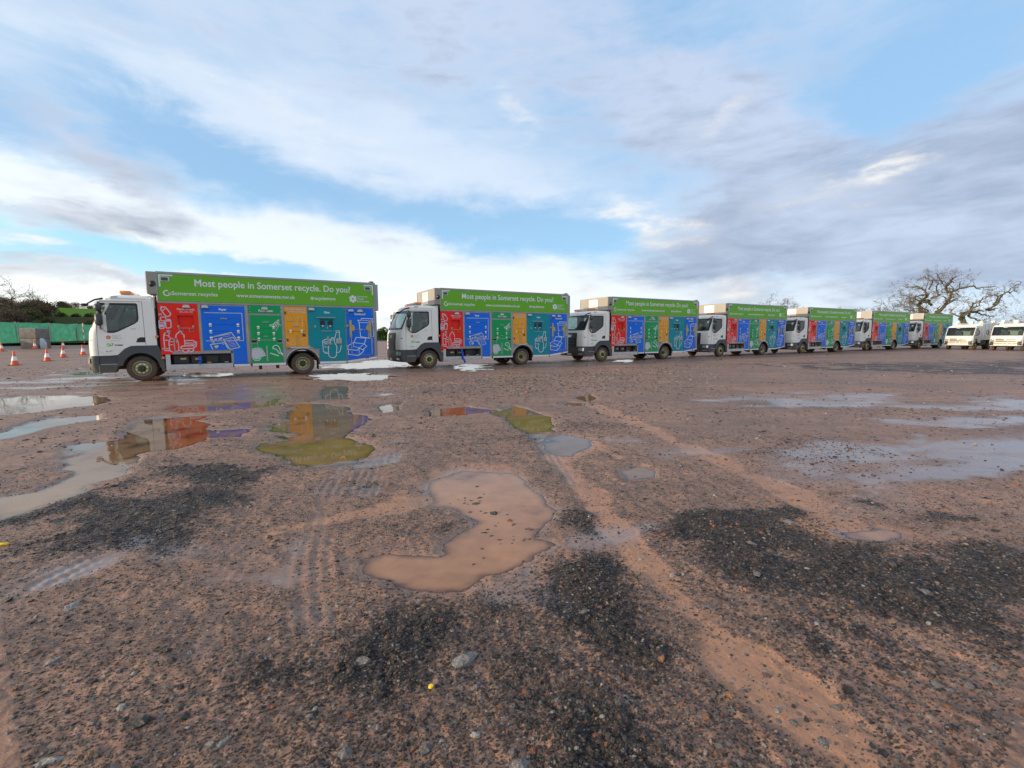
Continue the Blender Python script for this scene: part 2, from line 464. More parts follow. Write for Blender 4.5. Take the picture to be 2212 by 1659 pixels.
# lines of the drawings on the doors: (width, points in x,z) in the truck's own metres
G={'red':[(0.03,[(0.098,2.384),(0.079,2.289),(0.186,2.089),(0.236,2.065),(0.289,2.085),(0.329,2.143),(0.317,2.188),(0.2,2.374),(0.153,2.36),(0.098,2.384)]),(0.02,[(0.086,2.283),(0.136,2.265),(0.191,2.317),(0.199,2.368)]),(0.026,[(0.048,1.935),(0.054,2.023),(0.081,2.047),(0.173,2.049),(0.194,2.02),(0.187,1.95)]),(0.026,[(0.006,1.922),(0.037,1.935),(0.134,1.93),(0.148,1.898),(0.14,1.708),(0.107,1.679),(0.02,1.675),(0.002,1.706),(0.006,1.922)]),(0.03,[(0.012,1.858),(0.135,1.86)]),(0.09,[(0.016,1.764),(0.139,1.765)]),(0.026,[(0.176,1.937),(0.199,1.973),(0.292,1.975),(0.316,1.946),(0.313,1.735),(0.285,1.703),(0.201,1.693),(0.174,1.721),(0.176,1.937)]),(0.05,[(0.191,1.931),(0.3,1.939)]),(0.03,[(0.145,1.549),(0.106,1.478),(0.095,1.338),(0.101,0.967),(0.22,0.958)]),(0.026,[(0.254,1.549),(0.226,1.44),(0.282,1.35),(0.231,1.286),(0.22,1.196),(0.23,0.958),(0.306,0.912)]),(0.02,[(0.119,1.466),(0.195,1.453),(0.233,1.402)]),(0.025,[(0.103,1.3),(0.216,1.299)]),(0.03,[(0.11,1.031),(0.208,1.023)]),(0.025,[(0.282,1.35),(0.346,1.363)]),(0.02,[(0.239,1.248),(0.338,1.254)]),(0.02,[(0.238,1.151),(0.332,1.157)]),(0.03,[(0.414,1.363),(0.42,1.453),(0.461,1.524),(0.51,1.55),(0.518,1.589),(0.566,1.595),(0.578,1.531),(0.637,1.466),(0.641,1.362),(0.646,1.128)]),(0.022,[(0.418,1.35),(0.448,1.324),(0.472,1.207),(0.472,0.961),(0.396,0.936)]),(0.015,[(0.41,1.311),(0.43,1.208)]),(0.03,[(0.652,1.284),(0.873,1.29),(0.962,1.223),(0.942,1.079),(0.903,1.073)]),(0.022,[(0.653,1.206),(0.944,1.204)]),(0.022,[(0.656,1.18),(0.93,1.151)]),(0.035,[(0.515,1.051),(0.566,1.103),(0.874,1.119),(0.904,1.079),(0.867,1.021),(0.566,1.012),(0.52,1.045)]),(0.03,[(0.566,1.012),(0.582,0.933),(0.643,0.893),(0.704,0.911),(0.737,1.009)]),(0.03,[(0.733,0.957),(0.806,0.91),(0.857,0.935),(0.878,1.02)]),(0.02,[(0.478,0.974),(0.54,0.947)])],'blue':[(0.03,[(1.467,1.165),(1.396,1.391),(1.973,1.555),(2.154,1.262)]),(0.02,[(1.45,1.403),(1.949,1.504)]),(0.012,[(1.65,1.378),(1.945,1.441)]),(0.012,[(1.679,1.327),(1.744,1.34)]),(0.05,[(1.476,1.315),(1.551,1.325)]),(0.06,[(1.594,1.328),(1.702,1.352)]),(0.028,[(1.743,1.314),(2.018,1.39),(2.197,1.043),(1.907,0.97),(1.743,1.314)]),(0.012,[(1.816,1.276),(2.003,1.324)]),(0.012,[(1.835,1.233),(2.027,1.28)]),(0.012,[(1.854,1.187),(2.047,1.237)]),(0.012,[(1.875,1.141),(2.072,1.188)]),(0.012,[(1.899,1.095),(2.092,1.142)]),(0.012,[(1.922,1.049),(2.111,1.095)]),(0.028,[(1.414,0.977),(1.35,1.141),(1.758,1.208),(1.854,0.996)]),(0.06,[(1.462,1.077),(1.579,1.088)]),(0.03,[(1.48,1.027),(1.555,1.038)]),(0.04,[(1.701,1.155),(1.729,1.163)]),(0.02,[(1.425,1.16),(1.388,1.253)])],'green':[(0.02,[(3.155,1.826),(3.255,1.827),(3.335,1.906),(3.454,2.013),(3.466,1.865),(3.532,1.788)]),(0.02,[(3.155,1.819),(3.202,1.771),(3.329,1.793),(3.412,1.935)]),(0.018,[(3.466,1.992),(3.45,1.808),(3.358,1.624),(3.357,1.723)]),(0.016,[(3.44,1.978),(3.393,1.808),(3.339,1.737)]),(0.016,[(3.465,1.851),(3.532,1.795)]),(0.012,[(3.267,1.806),(3.361,1.92)]),(0.022,[(2.556,0.963),(2.643,0.996),(2.778,1.008),(2.862,0.979),(2.907,0.894),(2.973,0.738),(2.898,0.719),(2.828,0.685),(2.779,0.574),(2.643,0.563),(2.603,0.606),(2.548,0.719)]),(0.026,[(3.331,1.1),(3.267,1.08),(3.22,1.031),(3.223,0.974),(3.311,0.959),(3.371,0.886),(3.417,0.8),(3.469,0.806),(3.529,0.726)]),(0.026,[(3.331,1.1),(3.405,1.057),(3.439,0.971),(3.459,0.856),(3.531,0.769)]),(0.035,[(3.133,0.813),(3.388,0.715)]),(0.05,[(3.134,0.827),(3.151,0.798)]),(0.05,[(3.369,0.73),(3.38,0.701)])],'breadfill':[(0,[(2.56,0.935),(2.641,0.968),(2.776,0.98),(2.843,0.958),(2.888,0.88),(2.942,0.746),(2.886,0.733),(2.81,0.699),(2.762,0.609),(2.652,0.605),(2.611,0.648),(2.55,0.747)])],'orange':[(0.02,[(3.741,2.109),(3.836,2.071),(3.93,1.993),(3.772,2.003),(3.727,2.082)]),(0.02,[(4.018,1.792),(4.02,2.088),(4.245,2.133),(4.229,1.794),(4.117,1.793)]),(0.012,[(4.082,2.089),(4.069,1.82)]),(0.02,[(3.655,1.361),(3.801,1.36),(3.918,1.252),(3.965,1.116),(3.789,1.118),(3.671,1.2),(3.652,1.307)]),(0.02,[(3.771,1.253),(3.892,1.225),(3.79,1.145)]),(0.02,[(4.131,1.305),(4.346,1.359),(4.352,1.222),(4.19,1.237),(4.129,1.278)]),(0.02,[(4.214,1.223),(4.219,1.073),(4.283,1.086),(4.302,1.236)])],'teal':[(0.024,[(5.375,1.485),(5.407,1.575),(5.381,1.62),(5.517,1.621),(5.5,1.395),(5.545,1.267)]),(0.024,[(5.383,1.5),(5.334,1.35),(5.316,1.275),(5.338,1.125),(5.392,1.049),(5.395,0.943),(5.362,0.671),(5.316,0.612),(5.23,0.591),(5.146,0.616),(5.093,0.692),(5.088,0.917),(5.108,1.052)]),(0.022,[(5.381,0.784),(5.453,0.791),(5.513,0.85),(5.559,1.077)]),(0.02,[(5.387,1.613),(5.46,1.636),(5.523,1.606),(5.457,1.561),(5.386,1.575)]),(0.02,[(5.191,1.336),(5.249,1.365),(5.319,1.343),(5.31,1.305),(5.197,1.313),(5.168,1.126)]),(0.014,[(5.195,1.261),(5.308,1.26)]),(0.024,[(4.892,1.233),(4.993,1.299),(5.106,1.313),(5.174,1.276)]),(0.02,[(4.892,1.233),(4.9,1.084),(4.91,0.845),(4.97,0.77),(5.089,0.767)]),(0.02,[(4.921,1.247),(5.003,1.21),(5.166,1.239)]),(0.02,[(4.904,1.188),(5.0,1.15),(5.156,1.186)]),(0.016,[(4.94,1.039),(4.994,1.001),(5.092,1.007)]),(0.016,[(4.91,0.853),(4.985,0.807),(5.09,0.805)])],'card':[(0.026,[(6.333,2.04),(6.35,2.102),(6.767,2.094),(6.755,1.97),(6.809,1.986),(6.753,1.907)]),(0.026,[(6.332,2.025),(6.205,2.03),(6.254,1.947),(6.268,1.717),(6.293,1.394),(6.662,1.324)]),(0.02,[(6.262,1.947),(6.593,1.936),(6.669,1.922)]),(0.016,[(6.355,2.033),(6.596,2.021),(6.654,1.937)]),(0.02,[(6.768,1.908),(6.804,1.425),(6.756,1.378)]),(0.014,[(6.592,1.905),(6.594,1.347)]),(0.026,[(6.03,1.165),(6.127,1.364),(6.495,1.332),(6.426,1.115)]),(0.022,[(5.752,1.014),(6.008,1.165),(6.418,1.107),(6.513,1.013),(6.341,0.875),(6.231,0.962),(6.145,0.855),(5.77,0.915),(5.825,1.013)]),(0.03,[(5.85,0.898),(6.145,0.855),(6.232,0.978)]),(0.016,[(6.016,1.165),(6.01,1.011),(6.231,0.962),(6.418,1.107)]),(0.026,[(5.814,0.907),(5.806,0.708),(6.197,0.661),(6.384,0.82),(6.395,0.898)]),(0.018,[(6.231,0.962),(6.197,0.661)])]}


# ---------------------------------------------------------------- lettering (the built-in font, filled flat)
def text_mesh(txt, x0, x1, z0, z1, y, weight=0.0, shear=0.0, align_cap=None):
    """lettering on a plane of constant y, fitted to the box x0..x1; z0 the baseline, z1 the cap height"""
    cu = bpy.data.curves.new('lettering', 'FONT')
    cu.body = txt; cu.size = 1.0; cu.offset = weight; cu.shear = shear; cu.resolution_u = 3
    o = bpy.data.objects.new('lettering', cu); COL.objects.link(o)
    dg = bpy.context.evaluated_depsgraph_get(); dg.update()
    me = bpy.data.meshes.new_from_object(o.evaluated_get(dg))
    bpy.data.objects.remove(o); bpy.data.curves.remove(cu)
    n = len(me.vertices); co = np.empty(n * 3, np.float32); me.vertices.foreach_get('co', co); co = co.reshape(-1, 3)
    mn, mxx = co[:, 0].min(), co[:, 0].max()
    out = np.empty_like(co)
    out[:, 0] = x0 + (co[:, 0] - mn) / (mxx - mn) * (x1 - x0)
    out[:, 2] = z0 + co[:, 1] / 0.70 * (z1 - z0)
    out[:, 1] = y
    me.vertices.foreach_set('co', out.ravel()); me.update()
    return me


def circ(cx, cz, r, n=24, a0=0.0, a1=360.0):
    return [(cx + r * math.cos(R(a0 + (a1 - a0) * i / n)), cz + r * math.sin(R(a0 + (a1 - a0) * i / n))) for i in range(n + (0 if abs(a1 - a0) >= 360 else 1))]


def rect(x0, x1, z0, z1): return [(x0, z0), (x1, z0), (x1, z1), (x0, z1)]


def rrect(x0, x1, z0, z1, r, n=4):
    out = []
    for cx, cz, a in ((x1 - r, z0 + r, -90), (x1 - r, z1 - r, 0), (x0 + r, z1 - r, 90), (x0 + r, z0 + r, 180)):
        out += [(cx + r * math.cos(R(a + 90 * i / n)), cz + r * math.sin(R(a + 90 * i / n))) for i in range(n + 1)]
    return out


def swirl(mb, cx, cz, r, y, w):
    """the round whorl of curved blades of the partnership's mark"""
    for k in range(6):
        a0 = 360 / 6 * k
        pts = []
        for i in range(7):
            t = i / 6
            a = a0 + 110 * t; rr = r * (0.28 + 0.72 * t)
            pts.append((cx + rr * math.cos(R(a)), cz + rr * math.sin(R(a))))
        mb.ribbon(pts, w, y)


# ---------------------------------------------------------------- cab front surface
YC, YH = 1.20, 1.17


def interp(z, tab):
    if z <= tab[0][0]: return tab[0][1]
    for (a, va), (b, vb) in zip(tab, tab[1:]):
        if z <= b:
            t = (z - a) / (b - a); return va + (vb - va) * t
    return tab[-1][1]


XF = [(0.30, -1.80), (0.42, -1.86), (0.83, -1.87), (1.2, -1.87), (1.55, -1.84), (1.74, -1.77), (2.1, -1.62), (2.46, -1.46), (2.55, -1.42)]


def frontx(y, z, off=0.0, tab=XF, yc=YC, yh=YH, rc=0.27, bow=0.06, rx=0.22):
    yh = yh + off
    t = min(1.0, abs(y - yc) / yh); t0 = 1 - rc / yh
    xf = interp(z, tab) - off
    if t < t0: return xf + bow * (t / t0) ** 2
    q = (t - t0) / (1 - t0)
    return xf + bow + rx * (1 - math.sqrt(max(0.0, 1 - q * q)))


def patch(mb, y0, y1, z0, z1, off, ny=10, nz=4, m=0, **kw):
    """piece of sheet that follows the cab front"""
    vs = [(frontx(y0 + (y1 - y0) * i / ny, z0 + (z1 - z0) * j / nz, off, **kw), y0 + (y1 - y0) * i / ny, z0 + (z1 - z0) * j / nz)
          for j in range(nz + 1) for i in range(ny + 1)]
    w = ny + 1
    return mb.add(vs, [(j * w + i, (j + 1) * w + i, (j + 1) * w + i + 1, j * w + i + 1) for j in range(nz) for i in range(ny)], m)


def ysamples(yc, yh, rc, n=7, extra=()):
    ys = set()
    for i in range(n + 1):
        q = math.sin(math.pi / 2 * i / n)
        for s in (-1, 1): ys.add(round(yc + s * (yh - rc + rc * q), 4))
    for i in range(-6, 7): ys.add(round(yc + (yh - rc) * i / 6.001, 4))
    for e in extra: ys.add(e)
    return sorted(ys)


def cab_front(name, mats, root, zs, ys, hole, xside, tab=XF, yc=YC, yh=YH, bev=0.0, off=0.0, **kw):
    """front and corners of a cab down to x = xside, leaving a hole (y0,y1,z0,z1) for the windscreen"""
    mb = MB(); cols = []
    allc = [('s', yc - yh - off)] + [('f', y) for y in ys] + [('s', yc + yh + off)]
    w = len(allc); vs = []
    for z in zs:
        for k, y in allc: vs.append((xside if k == 's' else frontx(y, z, off, tab, yc, yh, **kw), y, z))
    fs = []
    for j in range(len(zs) - 1):
        zc = (zs[j] + zs[j + 1]) / 2
        for i in range(w - 1):
            ymid = (allc[i][1] + allc[i + 1][1]) / 2
            if hole and allc[i][0] == 'f' and allc[i + 1][0] == 'f' and hole[0] < ymid < hole[1] and hole[2] < zc < hole[3]: continue
            fs.append((j * w + i, (j + 1) * w + i, (j + 1) * w + i + 1, j * w + i + 1))
    mb.add(vs, fs)
    return mb


def roof_dome(mb, z0, dz, sx, sy, ys, xr, tab=XF, yc=YC, yh=YH, steps=5, **kw):
    """rounded roof closing the cab above height z0"""
    base = [(xr, yc - yh)] + [(frontx(y, z0, 0, tab, yc, yh, **kw), y) for y in ys] + [(xr, yc + yh)]
    n = len(base); vs = []; fs = []
    for k in range(steps + 1):
        th = math.pi / 2 * k / steps
        ax = sx * (1 - math.cos(th)); ay = sy * (1 - math.cos(th)); z = z0 + dz * math.sin(th)
        for x, y in base:
            fx = (xr - x) / (xr - base[n // 2][0])
            vs.append((x + ax * fx, yc + (y - yc) * (1 - ay / yh), z))
    for k in range(steps):
        for i in range(n - 1): fs.append((k * n + i, (k + 1) * n + i, (k + 1) * n + i + 1, k * n + i + 1))
    top = steps * n
    for i in range(n // 2): 
        a, b, c, d = top + i, top + i + 1, top + n - 2 - i, top + n - 1 - i
        if b < c: fs.append((a, d, c, b))
    mb.add(vs, fs)


def wheel_meshes(r, w, rim_r, rear=False):
    """wheel centred on its own origin; axis y, outer face towards -y"""
    o = -w / 2
    ty = MB()
    prof = [(rim_r, o + .03), (rim_r + .015, o + .012), (r * .80, o), (r * .93, o + .01), (r * .985, o + .035), (r, o + .06)]
    g = []
    for k in range(4):
        y = o + .06 + (w - .12) * (k + .5) / 4
        g += [(r, y - .018), (r - .012, y - .012), (r - .012, y + .012), (r, y + .018)]
    prof = prof + g + [(r, -o - .06), (r * .985, -o - .035), (r * .93, -o - .01), (r * .80, -o), (rim_r, -o - .03)]
    ty.lathe(prof, 40)
    rm = MB()
    if rear:
        rp = [(rim_r + .004, o + .025), (rim_r - .012, o + .02), (rim_r - .02, o + .07), (rim_r * .72, o + .16), (rim_r * .70, o + .165), (.0, o + .165)]
    else:
        rp = [(rim_r + .004, o + .025), (rim_r - .012, o + .02), (rim_r - .03, o + .075), (rim_r * .80, o + .085), (rim_r * .72, o + .03), (rim_r * .52, o + .02), (.0, o + .02)]
    rm.lathe(rp, 32)
    hub = MB()
    hy = o + .165 if rear else o + .02
    hub.lathe([(rim_r * .40, hy), (rim_r * .38, hy - .07), (rim_r * .30, hy - .10), (0, hy - .105)], 20)
    nut = MB()
    for k in range(8):
        a = 2 * math.pi * (k + .3) / 8
        cx, cz = rim_r * .57 * math.cos(a), rim_r * .57 * math.sin(a)
        nut.lathe([(.030, hy + .0), (.027, hy - .035), (0, hy - .037)], 8, c=(cx, 0, cz))
        t0 = Vector((cx, cz)); d = Vector((-math.sin(a), math.cos(a)))
        p1 = t0 + d * .062
        nut.add([(t0.x - d.y * .022, hy - .02, t0.y + d.x * .022), (t0.x + d.y * .022, hy - .02, t0.y - d.x * .022), (p1.x, hy - .02, p1.y)], [(0, 1, 2)])
    return (ty.mesh('tyre', smooth=True), rm.mesh('rim', smooth=True), hub.mesh('hub', smooth=True), nut.mesh('wheel_nuts'))


def add_wheel(root, ms, loc, flip=False, ring=None):
    w = link('wheel', ms[0], M['tyre'], root, loc)
    if flip: w.rotation_euler = (0, 0, math.pi)
    link('rim', ms[1], M['rim'], w); link('hub', ms[2], M['black'], w)
    link('wheel_nuts', ms[3], M['yellow'], w)
    return w


def graphic(root_part, key, m, y=-0.004):
    mb = MB()
    for w, pts in G[key]: mb.ribbon(pts, w, y)
    return mb.build('line_drawing', m, root_part)


def make_recycling_truck():
    root = empty('recycling_truck')
    P = lambda name, mb, m, bevel=0.0, smooth=False, par=root: mb.build(name, m, par, bevel, smooth)
    # --- load body: the aluminium box with its skirts, one extruded outline with the rear wheel arch cut out
    arch = [(4.19 + .56 * math.cos(R(a)), .40 + .56 * math.sin(R(a))) for a in range(168, 11, -13)]
    mb = MB()
    mb.plate([(0.02, .84), (1.98, .84), (1.98, .42), (3.60, .42)] + [(3.62, .52)] + arch + [(4.76, .46), (5.74, .42), (6.88, .58), (6.88, 3.46), (0.02, 3.46)], .022, 2.44, [rect(.485, .935, 1.66, 2.12), rect(4.825, 5.305, 1.655, 2.055)])
    body = P('load_body', mb, M['alu'])
    mb = MB(); mb.box(-.0, 6.92, -.006, 2.47, 3.425, 3.50); mb.box(0, 6.91, -.004, .02, 2.50, 2.565)
    for x0, x1, z0 in ((1.065, 1.145, .84), (2.415, 2.51, .46), (3.545, 3.635, .46), (6.81, 6.90, .60)): mb.box(x0, x1, -.004, .02, z0, 2.498)
    mb.box(.0, .05, -.004, .02, 2.566, 3.424); mb.box(6.86, 6.91, -.004, .02, 2.566, 3.424)
    mb.box(3.64, 4.40, -.004, .02, .96, 1.035)
    P('body_frame', mb, M['alu'], .004)
    mb = MB(); mb.box(6.70, 6.88, .0, .18, 3.501, 3.56); P('roof_marker', mb, M['alu'], .03)
    mb = MB(); mb.box(6.905, 7.03, .02, 2.42, 2.42, 3.44); mb.box(6.905, 6.96, .1, 2.34, .62, 2.38); P('rear_door', mb, M['alu'], .01)
    # front header box over the cab, bulkhead below it
    mb = MB(); mb.box(-.24, .018, .0, 2.46, 2.78, 3.485); hd = P('front_header', mb, M['header'], .008)
    mb = MB(); mb.box(-.252, -.242, .85, 1.62, 2.85, 3.40); mb.box(-.258, -.25, .88, 1.59, 3.0, 3.04); P('badge_plate', mb, M['white2'], .003, par=hd)
    mb = MB()
    for y in (.02, 2.40): mb.box(-.25, -.241, y, y + .04, 2.79, 3.47)
    mb.box(-.25, -.241, .06, 2.40, 2.785, 2.81); P('header_trim', mb, M['alu'], par=hd)
    mb = MB(); mb.box(-.03, .018, .30, 2.16, .90, 2.775); P('bulkhead', mb, M['white2'])
    # --- banner along the top
    mb = MB(); mb.plate(rect(.055, 6.855, 2.57, 3.42), -.008, .02); ban = P('banner_panel', mb, M['lime'])
    L = lambda t, x0, x1, z0, z1, w=.01, par=ban, m='print', y=-.011, sh=0: link('lettering', text_mesh(t, x0, x1, z0, z1, y, w, sh), M[m], par)
    L('Most people in Somerset recycle. Do you?', 1.03, 5.97, 3.075, 3.30, .014)
    L('Somerset recycles', .40, 1.66, 2.765, 2.885, .014)
    L('www.somersetwaste.gov.uk', 2.20, 4.03, 2.765, 2.885, .018)
    L('#recyclemore', 4.55, 5.42, 2.765, 2.885, .018)
    for i, t in enumerate(('Somerset', 'Waste', 'Partnership')): L(t, 6.22, 6.22 + (.38, .25, .44)[i], 2.915 - .095 * i, 2.98 - .095 * i, .01)
    mb = MB(); mb.ribbon(circ(.27, 2.82, .082, 20, 60, 370), .034, -.011)
    mb.add([(.30, -.011, 2.83), (.40, -.011, 2.83), (.355, -.011, 2.745)], [(0, 1, 2)]); P('recycling_mark', mb, M['print'], par=ban)
    mb = MB(); swirl(mb, 6.06, 2.845, .135, -.011, .045); P('partnership_mark', mb, M['print'], par=ban)
    mb = MB(); mb.plate([(.08, 3.405), (.46, 3.405), (.46, 3.365), (.125, 3.365), (.125, 3.02), (.08, 3.02)], -.013, -.0085)
    mb.plate([(6.83, 3.405), (6.47, 3.405), (6.47, 3.365), (6.785, 3.365), (6.785, 3.02), (6.83, 3.02)], -.013, -.0085); P('corner_trim', mb, M['print'], par=ban)
    for cx in (.24, 6.62):
        mb = MB(); mb.plate(rrect(cx - .125, cx + .125, 3.19, 3.34, .02), -.022, -.0085); f = P('marker_lamp', mb, M['alul'], par=ban)
        mb = MB(); mb.plate(rrect(cx - .09, cx + .09, 3.215, 3.315, .02), -.032, -.0225); P('lamp_lens', mb, M['ink'], par=ban)
    # --- compartments
    mb = MB(); mb.plate(rect(.004, .35, .832, 2.494), 0, .02); p = P('plastics_side_panel', mb, M['red'], .003)
    mb = MB(); mb.plate(rect(.362, 1.06, .832, 2.494), 0, .02, [rect(.49, .93, 1.71, 2.11)])
    mb.box(.49, .93, .10, .11, 1.66, 2.11); mb.box(.49, .93, .021, .10, 2.105, 2.115); mb.box(.49, .93, .021, .1, 1.705, 1.715)
    p = P('plastics_door', mb, M['red'], .0)
    mb = MB(); mb.ribbon(rect(.44, .98, 1.36, 2.17), .012, -.004); mb.box(.37, 1.05, -.012, -.001, 1.335, 1.35); mb.box(.37, 1.05, -.01, -.001, 2.225, 2.235); P('pressing', mb, M['red'], par=p)
    mb = MB(); mb.box(.50, .93, -.03, -.001, 1.688, 1.702)
    for a, b in ((.52, .63), (.80, .91)): mb.tube([(a, -.02, 1.69), (a, -.025, 1.57), (b, -.025, 1.57), (b, -.02, 1.69)], .007, 6)
    P('lift_rail', mb, M['steel'], par=p)
    for x in (.51, .91):
        mb = MB(); mb.box(x - .03, x + .03, -.03, -.001, 1.71, 1.79); P('latch', mb, M['gold'], .008, par=p)
    mb = MB(); mb.box(.345, .38, -.012, -.001, .84, 1.35); P('hinge', mb, M['steel'], par=p)
    graphic(p, 'red', M['pgrey'])
    L('Plastics, aerosols,', .50, .98, 2.285, 2.345, .035, p, 'pgrey', -.004); L('tins, cans, foil', .56, .93, 2.205, 2.265, .035, p, 'pgrey', -.004)
    mb = MB()
    for x, z in ((.01, 2.1), (.03, .99)): mb.box(x, x + .09, -.012, -.001, z, z + .06)
    mb.plate(circ(.235, 1.585, .055, 14), -.016, -.001); P('lock_plate', mb, M['steel'], par=p)
    # paper
    mb = MB(); mb.plate([(1.15, .96), (1.98, .96), (1.98, .455), (2.412, .455), (2.412, 2.455), (1.15, 2.455)], 0, .02); p = P('paper_door', mb, M['blue'], .003)
    mb = MB(); mb.ribbon(rect(1.235, 2.325, 1.27, 2.215), .022, -.006); P('shutter_frame', mb, M['alul'], par=p)
    mb = MB()
    for z in (1.845, 1.615, 1.385): mb.box(1.27, 2.29, -.012, -.001, z - .012, z + .012)
    mb.box(1.27, 2.29, -.007, -.001, 2.02, 2.20); P('shutter_rib', mb, M['blue'], .004, par=p)
    for z in (1.80, 1.575, 1.35):
        for x in (1.39, 2.19):
            mb = MB(); mb.lathe([(.045, 0), (.045, -.025), (.03, -.035), (0, -.036)], 12, c=(x, 0, z + .02)); mb.box(x - .035, x + .035, -.018, -.001, z - .05, z - .01); P('catch', mb, M['silver'], par=p)
    mb = MB(); mb.box(1.68, 1.88, -.03, -.008, 2.005, 2.035); mb.box(1.77, 1.79, -.04, -.008, 2.03, 2.06); P('handle', mb, M['steel'], par=p)
    graphic(p, 'blue', M['pgrey'], -.014); L('Paper', 1.66, 1.88, 2.30, 2.37, .04, p, 'print', -.004)
    # food
    mb = MB(); mb.plate(rect(2.52, 3.59, 2.235, 2.494), 0, .02); p = P('food_header_panel', mb, M['green'], .003)
    L('Food waste', 2.84, 3.28, 2.285, 2.36, .04, p, 'print', -.004)
    mb = MB(); mb.plate(rect(2.555, 3.54, .468, 2.16), -.004, .02, [rect(2.575, 2.73, 1.195, 1.285), rect(3.385, 3.535, 1.195, 1.285)]); p = P('food_door', mb, M['green'])
    mb = MB(); mb.box(2.575, 2.73, .0215, .0225, 1.195, 1.285); mb.box(3.385, 3.535, .0215, .0225, 1.195, 1.285); P('finger_slot', mb, M['black'], par=p)
    mb = MB()
    mb.ribbon(rect(2.565, 2.745, 1.18, 1.30), .02, -.008); mb.ribbon(rect(3.37, 3.54, 1.18, 1.30), .02, -.008)
    mb.box(3.005, 3.055, -.016, -.005, .53, 1.08); mb.box(2.86, 3.25, -.012, -.005, 1.275, 1.295); mb.box(2.96, 3.08, -.02, -.005, 1.405, 1.435)
    mb.tube([(2.75, -.01, 1.18), (2.755, -.012, 1.03)], .008, 6); mb.tube([(2.57, -.01, 1.18), (2.572, -.012, 1.03)], .008, 6); P('door_strap', mb, M['steel'], par=p)
    mb = MB()
    for z in (1.72, 1.51, 1.31): mb.box(2.72, 3.40, -.018, -.005, z - .012, z + .012)
    mb.box(2.68, 2.69, -.010, -.005, 1.3, 2.14); mb.ribbon([(2.60, 2.13), (3.50, 2.13)], .012, -.006); P('shutter_rib', mb, M['green'], par=p)
    for z in (1.72, 1.51, 1.31):
        for x in (2.80, 3.28):
            mb = MB(); mb.lathe([(.045, 0), (.045, -.03), (.03, -.04), (0, -.041)], 12, c=(x, 0, z + .02)); mb.box(x - .035, x + .035, -.022, -.001, z - .05, z - .01); P('catch', mb, M['silver'], par=p)
    mb = MB(); mb.box(2.93, 3.14, -.03, -.005, 1.905, 1.935); mb.box(3.02, 3.04, -.04, -.005, 1.93, 1.96); P('handle', mb, M['steel'], par=p)
    graphic(p, 'green', M['print'], -.009)
    mb = MB(); mb.plate(G['breadfill'][0][1], -.0085, -.0045); P('bread_print', mb, M['pgrey'], par=p)
    # cartons
    mb = MB(); mb.plate(rect(3.642, 4.405, 1.04, 2.494), 0, .02); p = P('cartons_door', mb, M['orange'], .003)
    mb = MB(); mb.box(3.72, 4.32, -.008, -.001, 1.60, 1.95); P('hatch', mb, M['orange'], .004, par=p)
    mb = MB(); mb.ribbon(rect(3.715, 4.325, 1.595, 1.955), .008, -.0085); P('hatch_gap', mb, M['ink'], par=p)
    mb = MB(); mb.plate([(3.88, 1.79), (3.98, 1.82), (4.10, 1.82), (4.16, 1.79), (4.02, 1.765)], -.03, -.009); mb.box(4.02, 4.065, -.014, -.001, 1.24, 1.46)
    mb.box(4.03, 4.04, -.014, -.001, 1.04, 1.16); P('handle', mb, M['steel'], par=p)
    for x in (3.83, 4.20):
        mb = MB(); mb.box(x - .04, x + .04, -.025, -.009, 1.60, 1.66); mb.box(x - .03, x + .03, -.03, -.001, 1.53, 1.60); P('catch', mb, M['silver'], .006, par=p)
    for x, z, w in ((4.27, 1.46, .055), (3.68, 2.26, .03), (3.71, 1.28, .035)):
        mb = MB(); mb.box(x - w, x + w, -.014, -.001, z - .05, z + .05); P('lock_plate', mb, M['ink'], .004, par=p)
    graphic(p, 'orange', mat('pale_orange_print', (.78, .50, .22), .4), -.010)
    L('Cartons, batteries,', 3.70, 4.37, 2.37, 2.435, .03, p, 'pgrey', -.004); L('small electricals', 3.78, 4.37, 2.275, 2.34, .03, p, 'pgrey', -.004)
    # glass
    mb = MB(); mb.plate([(4.415, 1.12), (4.62, .958), (5.745, .958), (5.765, 2.494), (4.415, 2.494)], 0, .02, [rect(4.83, 5.30, 1.66, 2.05)])
    p = P('glass_upper_panel', mb, M['teal'])
    mb = MB(); mb.plate(rect(4.775, 5.74, .468, .95), 0, .02); P('glass_lower_panel', mb, M['teal'], .003)
    mb = MB(); mb.box(4.80, 5.33, .08, .09, 1.63, 2.08); P('chute_back', mb, M['teal'], par=p)
    for cx in (4.935, 5.205):
        mb = MB(); mb.plate(circ(cx, 1.91, .095, 18), .07, .0795); P('bottle_hole', mb, M['black'], par=p)
        mb = MB(); mb.lathe([(.03, 0), (.03, -.02), (0, -.022)], 8, c=(cx, .07, 1.80)); P('hole_stop', mb, M['silver'], par=p)
    mb = MB(); mb.box(4.71, 5.38, -.05, -.001, 2.10, 2.125); mb.box(4.86, 5.24, -.03, -.001, 1.595, 1.615); mb.box(5.07, 5.10, -.02, .02, 1.69, 1.77)
    mb.box(5.07, 5.12, -.014, -.001, 1.13, 1.42); mb.box(4.94, 5.24, -.014, -.001, 1.10, 1.145); P('handle', mb, M['steel'], par=p)
    mb = MB(); mb.ribbon([(4.74, 2.1), (4.74, 1.62)], .03, -.003); mb.ribbon([(5.35, 2.1), (5.35, 1.66)], .025, -.003); P('pressing', mb, M['teal'], par=p)
    mb = MB(); mb.box(5.39, 5.58, -.03, -.0045, 1.13, 1.32); mb2 = P('pocket', mb, M['alul'], .01, par=p)
    mb = MB(); mb.box(5.415, 5.555, -.033, -.0305, 1.15, 1.30); P('pocket_front', mb, M['steel'], par=p)
